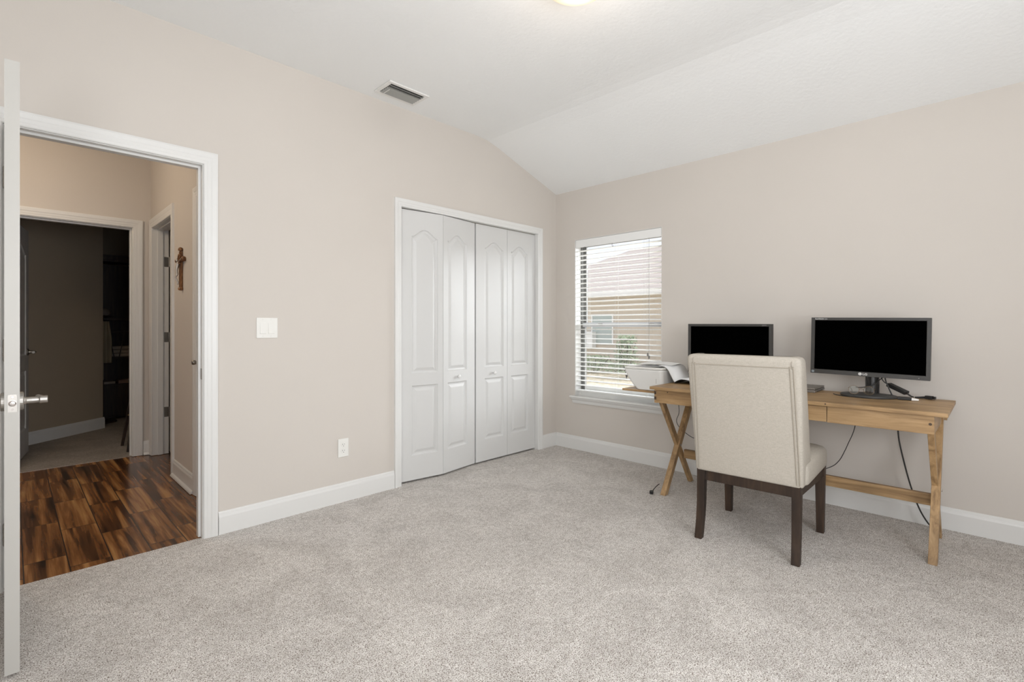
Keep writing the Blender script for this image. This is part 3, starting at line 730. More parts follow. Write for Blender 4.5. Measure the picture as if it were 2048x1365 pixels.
# X legs
def xleg(yc, w_):
    a_, b_ = -.600, -.170
    bm = bmesh.new(); bar(bm, (-.615, yc, .639), (-.185, yc, .0), .040, w_, up=(0, 1, 0)); return bm
for yc in (-2.856, -1.448):
    s = 1 if yc < -2 else -1
    for p, q in (((-.615, .639), (-.175, .0)), ((-.165, .639) if yc > -2 else (-.190, .729), (-.600, .0))):
        bm = bmesh.new()
        # clipped bar with level ends
        hw = .026; p3, q3 = p, q
        vs = []
        th_ = (.008, .018) if q[0] > -.3 else (.018, .018)
        for yy in (yc-th_[0], yc+th_[1]):
            vs.append([bm.verts.new((x_, yy, z2)) for x_, z2 in ((p3[0]-hw, p3[1]), (p3[0]+hw, p3[1]), (q3[0]+hw*.86, q3[1]), (q3[0]-hw*.86, q3[1]))])
        for i in range(4): bm.faces.new([vs[0][i], vs[0][(i+1) % 4], vs[1][(i+1) % 4], vs[1][i]])
        bm.faces.new(vs[0][::-1]); bm.faces.new(vs[1])
        D('leg', bm, M['desk_z'], bevel=.002)
    for sd in (-1, 1):
        bm = bmesh.new(); lathe(bm, [(.007, 0), (.006, .003), (0, .004)], 12, toward((-.388, yc+sd*.019, .310), (0, sd, 0))); D('bolt', bm, M['pewter'], bevel=0)
D('stretcher', BX(-.330, -.302, -2.848, -1.462, .204, .266), M['desk_y'], bevel=.003)
D('pull_out_shelf', BX(-.500, -.180, -1.62, -1.056, .674, .689), M['desk_y'], bevel=.002)

# ------------------------------------------------------------ chair
cw = R(2.8)
ch = root('dining_chair', (-.812, -2.137, 0), cw); tag(ch, 'cream linen upholstered high-backed chair with dark wooden legs pushed to the desk', 'chair')
# local frame: +x forward (to the desk), +y left
def Cc(name, bm, m_, parent=None, **k): return link(name, bm, m_, parent or ch, **k)
# frame apron
bm = bmesh.new(); zt, zb_ = .372, .315
HWR, HWF = .250, .271; XR, XF = -.245, .262
Cc('seat_rail', BX(XR-.014, XR+.012, -HWR+.03, HWR-.03, zb_, zt), M['espresso'], bevel=.002)
Cc('seat_rail', BX(XF-.022, XF, -HWF+.03, HWF-.03, zb_, zt), M['espresso'], bevel=.002)
for s in (-1, 1):
    bm = bmesh.new(); bar(bm, (XR+.012, s*(HWR-.018), (zt+zb_)/2), (XF-.022, s*(HWF-.018), (zt+zb_)/2), .022, zt-zb_); Cc('seat_rail', bm, M['espresso'], bevel=.002)
def legm(pts, w0, w1):
    bm = bmesh.new(); rings = []
    for i, (x_, y_, z2) in enumerate(pts):
        t = i/(len(pts)-1); h = (w0*(1-t)+w1*t)/2
        rings.append([bm.verts.new((x_+a_*h, y_+b_*h, z2)) for a_, b_ in ((-1, -1), (1, -1), (1, 1), (-1, 1))])
    for a_, b_ in zip(rings, rings[1:]):
        for k in range(4): bm.faces.new([a_[k], a_[(k+1) % 4], b_[(k+1) % 4], b_[k]])
    bm.faces.new(rings[0]); bm.faces.new(rings[-1][::-1]); return bm
for s in (-1, 1):
    Cc('leg', legm([(XR+.002, s*(HWR-.018), .374), (XR, s*(HWR-.018), .30), (XR-.004, s*(HWR-.018), .20), (XR-.016, s*(HWR-.017), .10), (XR-.036, s*(HWR-.015), 0)], .042, .037), M['espresso'], bevel=.002)
    Cc('leg', legm([(XF-.022, s*(HWF-.024), .374), (XF-.020, s*(HWF-.024), .2), (XF-.018, s*(HWF-.024), 0)], .048, .036), M['espresso'], bevel=.002)
# seat cushion : rounded loaf
def loaf(sections, n=None):
    bm = bmesh.new(); rings = [[bm.verts.new(p) for p in s] for s in sections]
    for a_, b_ in zip(rings, rings[1:]):
        m_ = len(a_)
        for k in range(m_): bm.faces.new([a_[k], a_[(k+1) % m_], b_[(k+1) % m_], b_[k]])
    bm.faces.new(rings[0][::-1]); bm.faces.new(rings[-1]); return bm
def rrect(x0, x1, y0, y1, r_, z_, n=5):
    out = []
    for cx_, cy_, a0 in ((x1-r_, y1-r_, 0), (x0+r_, y1-r_, 90), (x0+r_, y0+r_, 180), (x1-r_, y0+r_, 270)):
        for i in range(n+1):
            t = R(a0+90*i/n); out.append((cx_+r_*math.cos(t), cy_+r_*math.sin(t), z_))
    return out
secs = []
for z_, ins in ((.3725, .006), (.378, .001), (.40, 0), (.44, 0), (.462, .004), (.476, .014), (.484, .032), (.488, .06)):
    secs.append(rrect(-.232+ins*.2, .312-ins, -.274+ins, .274-ins, .045, z_))
Cc('seat', loaf(secs), M['linen'], smooth=True)
# back with short wings : horizontal U-shaped sections lofted upwards
def back_sec(z_, t):
    # t 0 bottom .. 1 top
    rec = -.268-.098*t**1.15            # rear surface
    hw = .262+.011*t                    # half width
    wing = .215-.095*t**.9             # how far the wings reach forward
    th = .085-.02*t
    r_ = .022; wt = .042
    pts = []
    def arc(cx_, cy_, rr, a0, a1, n=4):
        for i in range(n+1):
            q = R(a0+(a1-a0)*i/n); pts.append((cx_+rr*math.cos(q), cy_+rr*math.sin(q), z_))
    x0 = rec; x1 = rec+wing; xi = rec+th
    arc(x0+r_, -hw+r_, r_, 270, 180); arc(x0+r_, hw-r_, r_, 180, 90)
    arc(x1-wt/2, hw-wt/2, wt/2, 90, -60)
    arc(xi+.03, hw-wt-.03, .03, 90, 180, 3)
    pts.append((xi+.008, 0, z_))
    arc(xi+.03, -hw+wt+.03, .03, 180, 270, 3)
    arc(x1-wt/2, -hw+wt/2, wt/2, 60, -90)
    return pts
ZB, ZT = .376, .992
secs = []
for i in range(15): secs.append(back_sec(ZB+(ZT-ZB)*i/14*.975, i/14*.975))
def shrink(s, k, dz):
    c = Vector((sum(p[0] for p in s)/len(s), 0, 0)); return [(p[0]+(c.x-p[0])*k*1.8, p[1]*(1-k), p[2]+dz) for p in s]
top = secs[-1]
secs += [shrink(top, .006, .010), shrink(top, .02, .020), shrink(top, .05, .027), shrink(top, .10, .031)]
secs.insert(0, [(p[0], p[1], p[2]-.001) for p in shrink(secs[0], .012, -.006)])
bk = Cc('backrest', loaf(secs), M['linen'], smooth=True)
# welts and seams on the rear face
def rearpt(yf, z_, off=.0015):
    t = (z_-ZB)/(ZT-ZB); return (-.268-.098*t**1.15-off, (yf[0]+(yf[1]-yf[0])*t if isinstance(yf, tuple) else yf)*(.262+.011*t), z_)
for s in (-1, 1):
    for f0, f1 in ((.905, .825), (.955, .880)):
        bm = bmesh.new(); tube(bm, [rearpt((s*f0, s*f1), ZB+.004+(ZT-.033-ZB)*k/8) for k in range(9)], .0028, 6, 3); link('welt', bm, M['welt'], bk)
bm = bmesh.new(); tube(bm, [rearpt(f_/10*.880, ZT-.036) for f_ in range(-10, 11)], .0026, 6, 2); link('welt', bm, M['welt'], bk)
for s in (-1, 1):
    bm = bmesh.new(); tube(bm, [rearpt(s*.86, ZT-.036), rearpt(s*.86, ZT-.006, .0005), (-.325, s*.86*.272, ZT+.0145)], .0013, 6, 4); link('seam', bm, M['welt'], bk)

# ------------------------------------------------------------ monitors
def monitor(name, loc, rz, roll, W_, H_, zc, label, kind):
    r_ = root(name, loc, rz); tag(r_, label, 'monitor')
    # local: screen faces -y ; +x to the viewer's right
    T = .030; z0, z1 = zc-H_/2, zc+H_/2
    rm = Matrix.Translation((0, 0, zc)) @ Matrix.Rotation(roll, 4, 'Y') @ Matrix.Translation((0, 0, -zc))
    def ad(nm, bm, m_, par=None, **k):
        bmesh.ops.transform(bm, matrix=rm, verts=bm.verts); return link(nm, bm, m_, par or r_, **k)
    hs = ad('housing', loaf([[(x_, y_, z2) for x_, z2, y_ in [(px, pz, yy) for px, pz in rect(-W_/2+i_, W_/2-i_, z0+i_, z1-i_)]] for yy, i_ in ((-.004, 0), (.022, 0), (.042, .03), (.058, .09))]), M['bezel'], bevel=.002)
    bt, bs_, bb = .0155, .0175, .024
    bm = bmesh.new()
    vs0 = [bm.verts.new((x_, -.0125, z2)) for x_, z2 in rect(-W_/2, W_/2, z0, z1)]
    vs1 = [bm.verts.new((x_, -.0125, z2)) for x_, z2 in rect(-W_/2+bs_, W_/2-bs_, z0+bb, z1-bt)]
    vs2 = [bm.verts.new((x_, -.0075, z2)) for x_, z2 in rect(-W_/2+bs_+.002, W_/2-bs_-.002, z0+bb+.002, z1-bt-.002)]
    vs3 = [bm.verts.new((x_, -.004, z2)) for x_, z2 in rect(-W_/2, W_/2, z0, z1)]
    for A_, B_ in ((vs0, vs1), (vs1, vs2), (vs3, vs0)):
        for i in range(4): bm.faces.new([A_[i], A_[(i+1) % 4], B_[(i+1) % 4], B_[i]])
    bz = ad('bezel', bm, M['bezel'])
    ad('screen', BX(-W_/2+bs_, W_/2-bs_, -.0072, -.0062, z0+bb, z1-bt), M['screen'])
    # stand
    bm = bmesh.new(); lathe(bm, [(.034, .012), (.034, zc-TZ-.06)], 28, Matrix.Translation((.014, .070, TZ-loc[2]))); link('stand_neck', bm, M['black_gloss'], r_, smooth=False, bevel=.003)
    bm = bmesh.new(); lathe(bm, [(.0, .0), (.128, .0), (.130, .006), (.124, .012), (.05, .018), (.0, .019)], 40, Matrix.Translation((0, .03, TZ-loc[2]+.0006)) @ Matrix.Diagonal((1.06, .82, 1, 1))); link('stand_base', bm, M['bezel'], r_, smooth=True)
    def text(s, x_, z2, size, m_, nm='logo_text', sx=1.0):
        c = bpy.data.curves.new(nm, 'FONT'); c.body = s; c.size = size; c.extrude = .0001; c.offset = size*.02
        t_ = bpy.data.objects.new('tmp', c); col.objects.link(t_)
        me = bpy.data.meshes.new_from_object(t_.evaluated_get(bpy.context.evaluated_depsgraph_get())); bpy.data.objects.remove(t_)
        me.transform(rm @ Matrix.Translation((x_, -.0128, z2)) @ Matrix.Rotation(PI/2, 4, 'X') @ Matrix.Diagonal((sx, 1, 1, 1)))
        me.materials.clear(); me.materials.append(m_)
        o_ = bpy.data.objects.new(nm, me); col.objects.link(o_); o_.parent = bz; return o_
    if kind == 'LG':
        bm = bmesh.new(); lathe(bm, [(.0085, 0), (.0085, .0004)], 28, toward((-.030, -.0125, z0+.0125), (0, -1, 0))); ad('round_logo', bm, M['logo'], bz)
        bm = bmesh.new()   # winking face strokes in the disc
        tube(bm, [(-.030, -.0131, z0+.0185), (-.030, -.0131, z0+.009), (-.027, -.0131, z0+.009)], .0006, 5, 0)
        tube(bm, [(-.030+.0065*math.cos(q), -.0131, z0+.0125+.0065*math.sin(q)) for q in [R(80+i*28) for i in range(11)]]+[(-.026, -.0131, z0+.0125)], .0005, 5, 0)
        lathe(bm, [(.0011, 0), (.0011, .0004)], 8, toward((-.033, -.0128, z0+.0150), (0, -1, 0)))
        ad('logo_strokes', bm, M['pewter'], bz)
        text('LG', -.018, z0+.0070, .0165, M['logo'], sx=1.15)
        text('FLATRON', -W_/2+.020, z1-.0115, .0090, M['logo'], sx=1.15)
        text('E2442', -W_/2+.070, z1-.0110, .0055, M['logo'])
        ad('sticker', BX(-W_/2+.006, -W_/2+.019, -.0130, -.0125, z0+.005, z0+.018), M['sticker'], bz)
        bm = bmesh.new(); ringbox(bm, -W_/2+.009, -W_/2+.016, z0+.008, z0+.015, .001, 0, .0003); bmesh.ops.transform(bm, matrix=frame_mtx((0, -.0130, 0), Vector((1, 0, 0)), Vector((0, 0, 1)), Vector((0, -1, 0))), verts=bm.verts); ad('sticker_mark', bm, M['bezel'], bz)
        bm = bmesh.new(); lathe(bm, [(.0016, 0), (.0014, .0004)], 10, toward((W_/2-.047, -.0125, z0+.010), (0, -1, 0))); ad('power_light', bm, M['logo'], bz)
    else:
        text('ASUS', W_/2-.060, z1-.0125, .0095, M['tassel'], sx=1.3)
    return r_
FACE = -PI/2   # local -y turned to world -x
monitor('computer_monitor', (-.290, -1.762, 0), FACE, R(.35), .560, .345, 1.0, 'black computer monitor half hidden behind the cream chair back', 'A')
monitor('computer_monitor', (-.290, -2.546, 0), FACE, R(1.0), .562, .338, 1.036, 'black computer monitor with round maker logo on the right half of desk', 'LG')

# ------------------------------------------------------------ desk clutter
lt = root('laptop', (-.20, -2.125, TZ), 0); tag(lt, 'closed thin taupe laptop lying on the desk behind the chair', 'laptop')
link('laptop_base', BX(-.12, .115, -.165, .165, .0008, .0165), M['laptop'], lt, .003)
link('laptop_lid', BX(-.119, .114, -.164, .164, .0180, .0275), M['laptop'], lt, .003)
link('port_strip', BX(-.08, .06, -.1655, -.1645, .004, .009), M['slot'], lt)

# printer : front tapered like a tub
pr_ = root('printer', (-.33, -1.22, .689)); tag(pr_, 'white desktop printer with slanted side on the pull-out shelf by the window', 'printer')
def psec(z_, yl, ins=0): # yl: left end (toward +y)
    return rrect(-.165+ins, .160-ins, -.160+ins, yl-ins, .030, z_, 5)
secs = [psec(.0015, .045, .004), psec(.006, .052), psec(.03, .080), psec(.06, .106), psec(.09, .128), psec(.12, .147), psec(.142, .158), psec(.150, .160, .003)]
link('printer_body', loaf(secs), M['printer'], pr_, .002)
link('scanner_lid', loaf([psec(.1515, .157, .004), psec(.158, .158, .001), psec(.164, .158, .001), psec(.168, .155, .006)]), M['plastic_white'], pr_, .001)
bm = BX(-.1653, -.1649, -.115, -.112, .055, .090); link('side_mark', bm, M['vent_blade'], pr_)
pp = []
def sheet(name, P4, curve, material, t=.0006, nu=10):
    """bent sheet: P4 = origin, u vector, v vector ; curve(u)->dz"""
    bm = bmesh.new(); o_, u_, v_ = map(Vector, P4); g = []
    for i in range(nu+1):
        g.append([bm.verts.new(o_+u_*(i/nu)+v_*j+Vector((0, 0, curve(i/nu, j)+k*t))) for k in (0, 1) for j in (0, 1)])
    for a_, b_ in zip(g, g[1:]):
        bm.faces.new([a_[0], b_[0], b_[1], a_[1]]); bm.faces.new([a_[2], a_[3], b_[3], b_[2]])
        bm.faces.new([a_[0], a_[2], b_[2], b_[0]]); bm.faces.new([a_[1], b_[1], b_[3], a_[3]])
    bm.faces.new([g[0][0], g[0][1], g[0][3], g[0][2]]); bm.faces.new([g[-1][0], g[-1][2], g[-1][3], g[-1][1]])
    return link(name, bm, material, None)
ztop = .689+.1685
s1 = sheet('paper_sheet', ((-.47, -1.10, ztop), (.02, -.26, 0), (.20, .01, 0)), lambda u, v: .001+.010*u*u, M['paper']); tag(s1, 'loose white sheet lying flat on the printer lid', 'paper')
s2 = sheet('paper_sheet', ((-.40, -1.13, ztop+.012), (.01, -.27, 0), (.22, .03, 0)), lambda u, v: .002+.008*math.sin(u*3)*.6+.004*v, M['paper']); tag(s2, 'upper loose white sheet curling over the printer right end', 'paper')
bkx = root('open_magazine', (-.30, -1.42, TZ)); tag(bkx, 'open white-paged booklet draped from the printer down onto the desk', 'magazine')
# from on top of the printer lid (y -1.33, z .86) down to the desk at y -1.52
pathA = [(-1.325, .1150), (-1.365, .1145), (-1.392, .098), (-1.412, .066), (-1.432, .030), (-1.447, .007)]
pathB = [(-1.447, .006), (-1.465, .020), (-1.50, .032), (-1.56, .026), (-1.612, .012)]
def ribbon(path, t0, t1, x0, x1):
    bm = bmesh.new(); rows = []
    pts = [Vector((0, p[0]+1.42, p[1])) for p in path]; out = []
    Pq = [pts[0]]+pts+[pts[-1]]
    for i in range(1, len(Pq)-2):
        a_, b_, c_, d_ = Pq[i-1:i+3]
        for k in range(5):
            t = k/5; out.append(.5*((2*b_)+(c_-a_)*t+(2*a_-5*b_+4*c_-d_)*t*t+(3*b_-a_-3*c_+d_)*t**3))
    out.append(pts[-1])
    for i, p in enumerate(out):
        d_ = (out[min(i+1, len(out)-1)]-out[max(0, i-1)]).normalized(); nn = Vector((0, -d_.z, d_.y)); nn = nn if nn.z > 0 else -nn
        rows.append([bm.verts.new(p+nn*tt+Vector((xx, 0, 0))) for tt in (t0, t1) for xx in (x0, x1)])
    for a_, b_ in zip(rows, rows[1:]):
        bm.faces.new([a_[0], a_[1], b_[1], b_[0]]); bm.faces.new([a_[2], b_[2], b_[3], a_[3]]); bm.faces.new([a_[0], b_[0], b_[2], a_[2]]); bm.faces.new([a_[1], a_[3], b_[3], b_[1]])
    bm.faces.new([rows[0][0], rows[0][2], rows[0][3], rows[0][1]]); bm.faces.new([rows[-1][0], rows[-1][1], rows[-1][3], rows[-1][2]])
    return bm
link('left_pages', ribbon(pathA, .0012, .006, -.14, .13), M['paper'], bkx, smooth=True)
link('left_cover', ribbon(pathA, 0, .0011, -.143, .133), M['vent_blade'], bkx, smooth=True)
link('right_pages', ribbon(pathB, .0012, .005, -.14, .13), M['paper'], bkx, smooth=True)
link('right_cover', ribbon(pathB, -.0045, .0011, -.143, .133), M['black_gloss'], bkx, smooth=True)

# eyeglasses on the monitor base
eg = root('eyeglasses', (-.352, -2.528, TZ+.0170), R(-86)); eg.scale = (1.0, .8, 1.12); tag(eg, 'thin wire-rimmed round eyeglasses standing on the base of the right monitor', 'eyeglasses')
for s in (-1, 1):
    ps = [(s*.035+.0245*math.cos(q), -.002*math.cos(q)*s, .0225+.0215*math.sin(q)) for q in [2*PI*i/28 for i in range(29)]]
    bm = bmesh.new(); tube(bm, ps, .0009, 6, 0); link('rim', bm, M['wire'], eg)
    bm = bmesh.new(); vs = [bm.verts.new(p) for p in ps[:-1]]; bm.faces.new(vs); link('lens', bm, M['lens'], eg, recalc=False)
    bm = bmesh.new(); tube(bm, [(s*.0595, 0, .030), (s*.062, .008, .031), (s*.060, .05, .029), (s*.055, .085, .022), (s*.052, .105, .006)], .0012, 6, 4); link('temple', bm, M['wire'], eg)
bm = bmesh.new(); tube(bm, [(-.011, 0, .026), (0, -.001, .030), (.011, 0, .026)], .0012, 6, 5); link('bridge', bm, M['wire'], eg)

# power brick, adapter and cables on the desk
ab = root('power_adapter', (-.175, -2.66, TZ)); tag(ab, 'black power adapter brick leaning above the desk behind the right monitor', 'adapter')
bm = bmesh.new(); bar(bm, (.030, .035, .066), (-.010, -.055, .026), .038, .022); link('brick', bm, M['cord'], ab, .004)
bm = bmesh.new(); tube(bm, [(.030, .033, .066), (.035, .055, .078), (.03, .07, .11), (.02, .07, .17)], .0028, 8, 5); link('cable', bm, M['cord'], ab)
bm = bmesh.new(); tube(bm, [(-.010, -.055, .026), (-.008, -.065, .016), (-.003, -.075, .009), (.002, -.083, .0065)], lambda t: .005-.002*t, 8, 5); link('cable', bm, M['cord'], ab)
pb = root('display_dongle', (-.300, -2.715, TZ)); tag(pb, 'flat black cable dongle with a white tip at the desk back right', 'adapter')
link('dongle_body', BX(-.012, .014, -.032, .030, .0006, .0165), M['cord'], pb, .003)
bm = bmesh.new(); bar(bm, (.001, -.032, .0085), (.001, -.062, .006), .024, .014, w2=.014, t2=.007); link('white_tip', bm, M['plastic_white'], pb, .001)
bm = bmesh.new(); tube(bm, [(-.004, .028, .006), (-.035, .052, .004), (-.072, .10, .0036), (-.086, .17, .0036), (-.074, .25, .0036), (-.048, .31, .005), (-.040, .325, .008)], .0026, 8, 5); link('cable', bm, M['cord'], pb)
pg = root('power_plug', (-.16, -2.80, TZ)); tag(pg, 'black power plug on a short cord end near the desk right corner', 'plug')
bm = bmesh.new(); tube(bm, [(-.013, .052, .0055), (-.008, .03, .006), (-.01, .0, .010)], lambda t: .004+.003*t, 8, 5); bar(bm, (-.01, .005, .011), (-.022, -.026, .011), .022, .018); link('plug_body', bm, M['cord'], pg, .002)
bm = bmesh.new(); bar(bm, (-.022, -.026, .011), (-.026, -.038, .011), .016, .014); link('plug_tip', bm, M['black_gloss'], pg, .001)
o = link('monitor_cable', (lambda b_: (tube(b_, [(-.225, -2.625, .875), (-.24, -2.60, .85), (-.285, -2.575, .82), (-.305, -2.535, .806), (-.29, -2.50, .800), (-.27, -2.488, .80)], .0026, 8, 6), b_)[1])(bmesh.new()), M['cord']); tag(o, 'thin black cable crossing the stand neck of the right monitor', 'cable')
o = link('video_cable', (lambda b_: (tube(b_, [(-.225, -2.618, .90), (-.228, -2.622, .85), (-.226, -2.638, .80), (-.222, -2.655, .7545)], .0034, 8, 6), b_)[1])(bmesh.new()), M['cord']); tag(o, 'thick black cable dropping from the right monitor onto the desk', 'cable')

# cords under the desk
def cord(name, pts, r_, label):
    bm = bmesh.new(); tube(bm, pts, r_, 8, 8); o_ = link(name, bm, M['cord'], None, smooth=True); tag(o_, label, 'cord'); return o_
cord('dangling_cable', [(-.10, -2.46, .73), (-.10, -2.462, .60), (-.10, -2.448, .51), (-.10, -2.42, .43), (-.10, -2.402, .38), (-.10, -2.37, .31), (-.10, -2.32, .26), (-.09, -2.20, .20), (-.08, -2.0, .12), (-.07, -1.8, .30), (-.02, -1.50, .38)], .0022, 'thin black cord curving under the desk just right of the chair')
cord('dangling_cable', [(-.09, -2.66, .73), (-.09, -2.662, .62), (-.09, -2.667, .50), (-.09, -2.69, .37), (-.09, -2.722, .23), (-.09, -2.76, .11), (-.09, -2.80, .035), (-.10, -2.835, .008), (-.14, -2.86, .005)], .0040, 'thick black cord dropping to the carpet behind the right desk legs')
cord('dangling_cable', [(-.08, -1.30, .68), (-.08, -1.303, .56), (-.08, -1.305, .48), (-.08, -1.285, .42), (-.075, -1.30, .375), (-.07, -1.345, .335), (-.07, -1.43, .300), (-.05, -1.49, .345), (-.012, -1.49, .378)], .0024, 'thin black cord looping behind the left crossed legs of the desk')
fp = root('floor_plug', (-.64, -1.375, 0)); tag(fp, 'black electric plug lying on the carpet by the left front desk foot', 'plug')
bm = bmesh.new(); tube(bm, [(.0, -.0, .010), (.02, -.004, .022), (.04, -.012, .040), (.075, -.02, .055)], .0028, 8, 5); link('cord', bm, M['cord'], fp)
bm = bmesh.new(); bar(bm, (.012, .002, .012), (-.018, -.008, .011), .022, .018); bar(bm, (-.018, -.003, .012), (-.030, -.005, .012), .003, .006); link('plug_body', bm, M['cord'], fp, .003)

# ------------------------------------------------------------ things in the dark bedroom
bc = root('bookcase', (-2.62, 4.98, 0)); tag(bc, 'tall dark wooden shelf unit in the unlit far bedroom', 'bookcase')
for sx in (-.40, .40): link('side_panel', BX(sx-.012, sx+.012, -.18, .18, 0, 1.98), M['dark_wood'], bc)
link('back_panel', BX(-.388, .388, .168, .178, .06, 1.96), M['dark_wood'], bc)
for z_ in (.02, .42, .755, 1.08, 1.24, 1.97): link('shelf', BX(-.388, .388, -.18, .166, z_, z_+.022), M['dark_wood'], bc)
link('base_front', BX(-.388, .388, -.178, -.165, .045, .418), M['dark_wood'], bc)
link('crown', BX(-.42, .42, -.20, .18, 1.993, 2.05), M['dark_wood'], bc)
for a_, b_ in ((-.27, -.215), (-.11, -.165)):
    bm = bmesh.new(); bar(bm, (a_, -.186, 1.078), (b_, -.186, .778), .010, .010, up=(0, 1, 0)); link('brace', bm, M['dark_wood'], bc)
M['linen_dim'] = paint('striped_bedding', (.52, .45, .38), .9, 30, .5, .004, .10)
for k in range(3):
    secs = [[(x_, y_, z2) for x_, y_, z2 in rrect(-.17+i_, .17-i_, -.14+i_, .13-i_, .03, .778+.045*k+h_, 4)] for h_, i_ in ((0, .012), (.01, 0), (.03, 0), (.041, .014))]
    o = link('folded_blanket', loaf(secs), M['linen_dim'], None, smooth=True); o.location = (-2.80+.01*k, 4.975, 0)
    tag(o, ['pale folded blanket at the bottom of the shelf stack', 'pale folded blanket in the middle of the shelf stack', 'pale folded blanket on top of the shelf stack'][k], 'blanket', 'folded blankets on the dark shelf')
for k in range(2):
    o = link('book', BX(-.15+.16*k, -.02+.17*k, -.13, .08, .4425, .470+.008*k), mat('book_cover_%d' % k, (.28, .17, .12) if k else (.40, .34, .28), .6), None, .002); o.location = (-2.80, 4.95, 0)
    tag(o, ['pale flat book on the lower dark shelf, left one', 'brown flat book on the lower dark shelf, right one'][k], 'book')
# cap and scarf hanging at the left end of the case
cp = root('cap', (-2.965, 4.62, 1.29)); tag(cp, 'grey patterned cap hanging at the bookcase corner', 'cap')
bm = bmesh.new(); lathe(bm, [(.075, 0), (.078, .03), (.07, .065), (.045, .088), (0, .096)], 20); link('crown', bm, paint('grey_plaid_cloth', (.22, .18, .15), .9, 80, .3, .003, .2), cp, smooth=True)
bm = bmesh.new(); lathe(bm, [(0, -.002), (.07, -.004), (.105, -.012), (.107, -.008), (.07, .004), (0, .004)], 20); link('brim', bm, M['dark_wood'], cp, smooth=True)
cr_ = root('coat_rack', (-2.965, 4.62, 0)); tag(cr_, 'dark slim coat stand at the end of the diagonal wall', 'coat rack')
bm = bmesh.new(); tube(bm, [(0, 0, .02), (0, 0, 1.28)], .014, 10, 0); link('pole', bm, M['dark_wood'], cr_)
bm = bmesh.new(); lathe(bm, [(.14, 0), (.14, .012), (.03, .03), (.016, .05)], 24); link('base', bm, M['dark_wood'], cr_)
def cloth_strip(name, loc, w_, z0, z1, color, label, waves=3):
    bm = bmesh.new(); nx, nz = 18, 10; g = []
    for i in range(nz+1):
        zz = z1+(z0-z1)*i/nz; row = []
        for j in range(nx+1):
            u_ = j/nx-.5; ww = w_*(.55+.45*min(1, i/4))
            row.append(bm.verts.new((u_*ww, -.025-.014*math.sin(u_*waves*2*PI)-.006*math.sin(i), zz)))
        g.append(row)
    for a_, b_ in zip(g, g[1:]):
        for j in range(nx): bm.faces.new([a_[j], a_[j+1], b_[j+1], b_[j]])
    o_ = link(name, bm, paint(name+'_cloth', color, .95, 40, .3, .003, .1), None, smooth=True, recalc=False); o_.location = loc
    s_ = o_.modifiers.new('thick', 'SOLIDIFY'); s_.thickness = .006; tag(o_, label, 'scarf'); return o_
cloth_strip('hanging_scarf', (-2.945, 4.60, 0), .12, .72, 1.22, (.40, .33, .22), 'tan scarf hanging from the coat stand in the dark room')
cloth_strip('hanging_scarf', (-3.0, 4.53, 0), .07, .52, .98, (.30, .26, .19), 'narrow pale cloth strip hanging lower at the edge of the diagonal wall', 2)
st = root('bar_stool', (-2.80, 2.80, 0)); tag(st, 'dark wooden splay-legged stool just inside the far bedroom doorway', 'stool')
bm = bmesh.new(); lathe(bm, [(.0, .62), (.15, .62), (.16, .63), (.16, .65), (.14, .66), (0, .655)], 28); link('seat', bm, M['dark_wood'], st, smooth=True)
for a_, b_ in ((-1, -1), (1, -1), (1, 1), (-1, 1)):
    bm = bmesh.new(); bar(bm, (a_*.10, b_*.09, .62), (a_*.185, b_*.17, 0), .03, .03, up=(1, 0, 0), w2=.022, t2=.022); lg = link('leg', bm, M['dark_wood'], st)
    bm = bmesh.new(); lathe(bm, [(.008, 0), (.006, .006), (0, .008)], 10, toward((a_*.142, b_*.13-.013, .30), (0, -1, 0))); link('bolt', bm, M['brass'], lg)

# ------------------------------------------------------------ outside the window
gm = mat('dry_sandy_grass', (.5, .42, .3), .95); vv = coords(gm); nn = N(gm, 'ShaderNodeTexNoise', i_Scale=9.0, i_Detail=6.0); L(gm, vv, nn.inputs['Vector'])
rr = ramp(gm, [(.35, (.30, .30, .20)), (.5, (.52, .44, .32)), (.65, (.66, .58, .46))]); L(gm, nn.outputs['Fac'], rr.inputs['Fac']); L(gm, rr.outputs['Color'], P(gm).inputs['Base Color'])
struct('ground', BX(.2, 30, -15, 25, -.35, -.30), gm)
nh = root('neighbour_house', (10.6, 6.0, -.30)); tag(nh, 'beige neighbouring house with pinkish shingle roof seen through the blind', 'house')
stucco = paint('beige_stucco', (.58, .51, .42), .9, 25, .3, .004, .05)
o = link('wall', BX(0, 7, -7, 5, 0, 2.62), stucco, nh)
rm_ = mat('tan_shingles', (.5, .42, .38), .9)
vv = coords(rm_, (1, 1, 1)); wv = N(rm_, 'ShaderNodeTexWave', wave_type='BANDS', bands_direction='X', wave_profile='SAW', i_Scale=1.35, i_Distortion=.6, i_Detail=2.0)
L(rm_, vv, wv.inputs['Vector']); nz_ = N(rm_, 'ShaderNodeTexNoise', i_Scale=1.0, i_Detail=4.0); L(rm_, coords(rm_, (14, 2.5, 14)), nz_.inputs['Vector'])
ad_ = N(rm_, 'ShaderNodeMath', operation='ADD'); L(rm_, wv.outputs['Fac'], ad_.inputs[0]); L(rm_, nz_.outputs['Fac'], ad_.inputs[1])
rr_ = ramp(rm_, [(.30, (.17, .145, .135)), (.5, (.31, .265, .24)), (.85, (.38, .33, .305))]); L(rm_, ad_.outputs[0], rr_.inputs['Fac']); L(rm_, rr_.outputs['Color'], P(rm_).inputs['Base Color'])
bm = bmesh.new(); ev, rg, rx = 2.62, 4.75, 4.2
vs = [bm.verts.new(p) for p in ((-.5, -7.5, ev), (-.5, 5.5, ev), (rx, 2.0, rg), (rx, -7.5, rg), (8, 5.5, ev), (8, -7.5, ev))]
for f_ in ((0, 1, 2, 3), (1, 4, 2), (2, 4, 5, 3), (0, 3, 5), (0, 5, 4, 1)): bm.faces.new([vs[i] for i in f_])
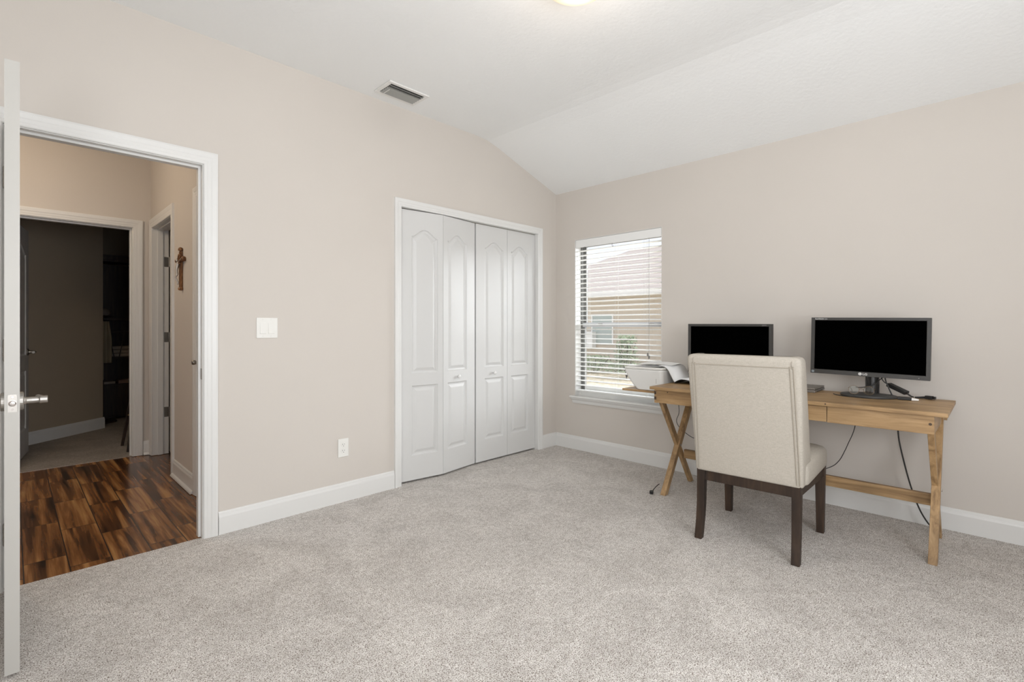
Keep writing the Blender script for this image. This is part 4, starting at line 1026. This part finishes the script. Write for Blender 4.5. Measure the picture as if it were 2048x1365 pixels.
link('roof', bm, rm_, nh)
link('fascia', BX(-.53, -.5, -7.5, 5.5, ev-.16, ev+.03), M['trim'], nh)
link('soffit', BX(-.5, 0, -7.4, 5.4, ev-.03, ev-.01), M['trim'], nh)
bm = bmesh.new(); ringbox(bm, .2, 1.1, .85, 1.9, .05, 0, .03); bmesh.ops.transform(bm, matrix=frame_mtx((-.001, 0, 0), Vector((0, 1, 0)), Vector((0, 0, 1)), Vector((-1, 0, 0))), verts=bm.verts); wf = link('window', bm, M['white_frame'], nh)
link('pane', BX(-.012, -.002, .25, 1.05, .9, 1.85), mat('pale_reflecting_pane', (.42, .48, .46), .2), wf)
link('utility_box', BX(-.25, -.01, .9, 1.35, .75, 1.3), M['white_frame'], nh, .01)
fe = root('wood_fence', (8.2, 2.9, -.30)); tag(fe, 'orange tan wooden fence section outside at the right of the window', 'fence')
fw = mat('orange_tan_fence_wood', (.62, .42, .25), .8)
for k in range(7): link('board', BX(0, .02, -1.1+k*.15, -1.1+k*.15+.142, 0, 1.45), fw, fe)
link('rail', BX(.021, .06, -1.1, -.06, .35, .43), fw, fe)
link('rail', BX(.021, .06, -1.1, -.06, 1.1, 1.18), fw, fe)
fol = mat('grey_green_leaves', (.26, .32, .20), .7)
def shrub(loc, h, wd, n, label):
    r_ = root('garden_shrub', loc); tag(r_, label, 'shrub', None)
    bm = bmesh.new()
    for i in range(n):
        a_ = random.uniform(0, 2*PI); rr_ = wd*math.sqrt(random.random()); zz = h*random.uniform(.15, 1); rr_ *= (1.1-.5*zz/h)
        c = Vector((rr_*math.cos(a_), rr_*math.sin(a_), zz)); d1_ = Vector((random.uniform(-1, 1), random.uniform(-1, 1), random.uniform(-.3, 1))).normalized(); d2_ = d1_.orthogonal().normalized()
        l_ = random.uniform(.04, .08)
        f_ = [bm.verts.new(c-d1_*l_), bm.verts.new(c+d2_*l_*.35), bm.verts.new(c+d1_*l_), bm.verts.new(c-d2_*l_*.35)]; bm.faces.new(f_)
    link('foliage', bm, fol, r_, recalc=False)
    bm = bmesh.new()
    for k in range(5):
        a_ = k*1.256; tube(bm, [(0, 0, 0), (wd*.3*math.cos(a_), wd*.3*math.sin(a_), h*.4), (wd*.6*math.cos(a_), wd*.6*math.sin(a_), h*.8)], .008, 5, 3)
    link('stem', bm, M['dark_wood'], r_)
shrub((8.4, 4.35, -.30), 1.25, .42, 900, 'tall loose grey-green shrub outside the middle of the window')
shrub((9.4, 6.1, -.30), .55, .7, 700, 'low spreading shrub at the foot of the neighbouring house')
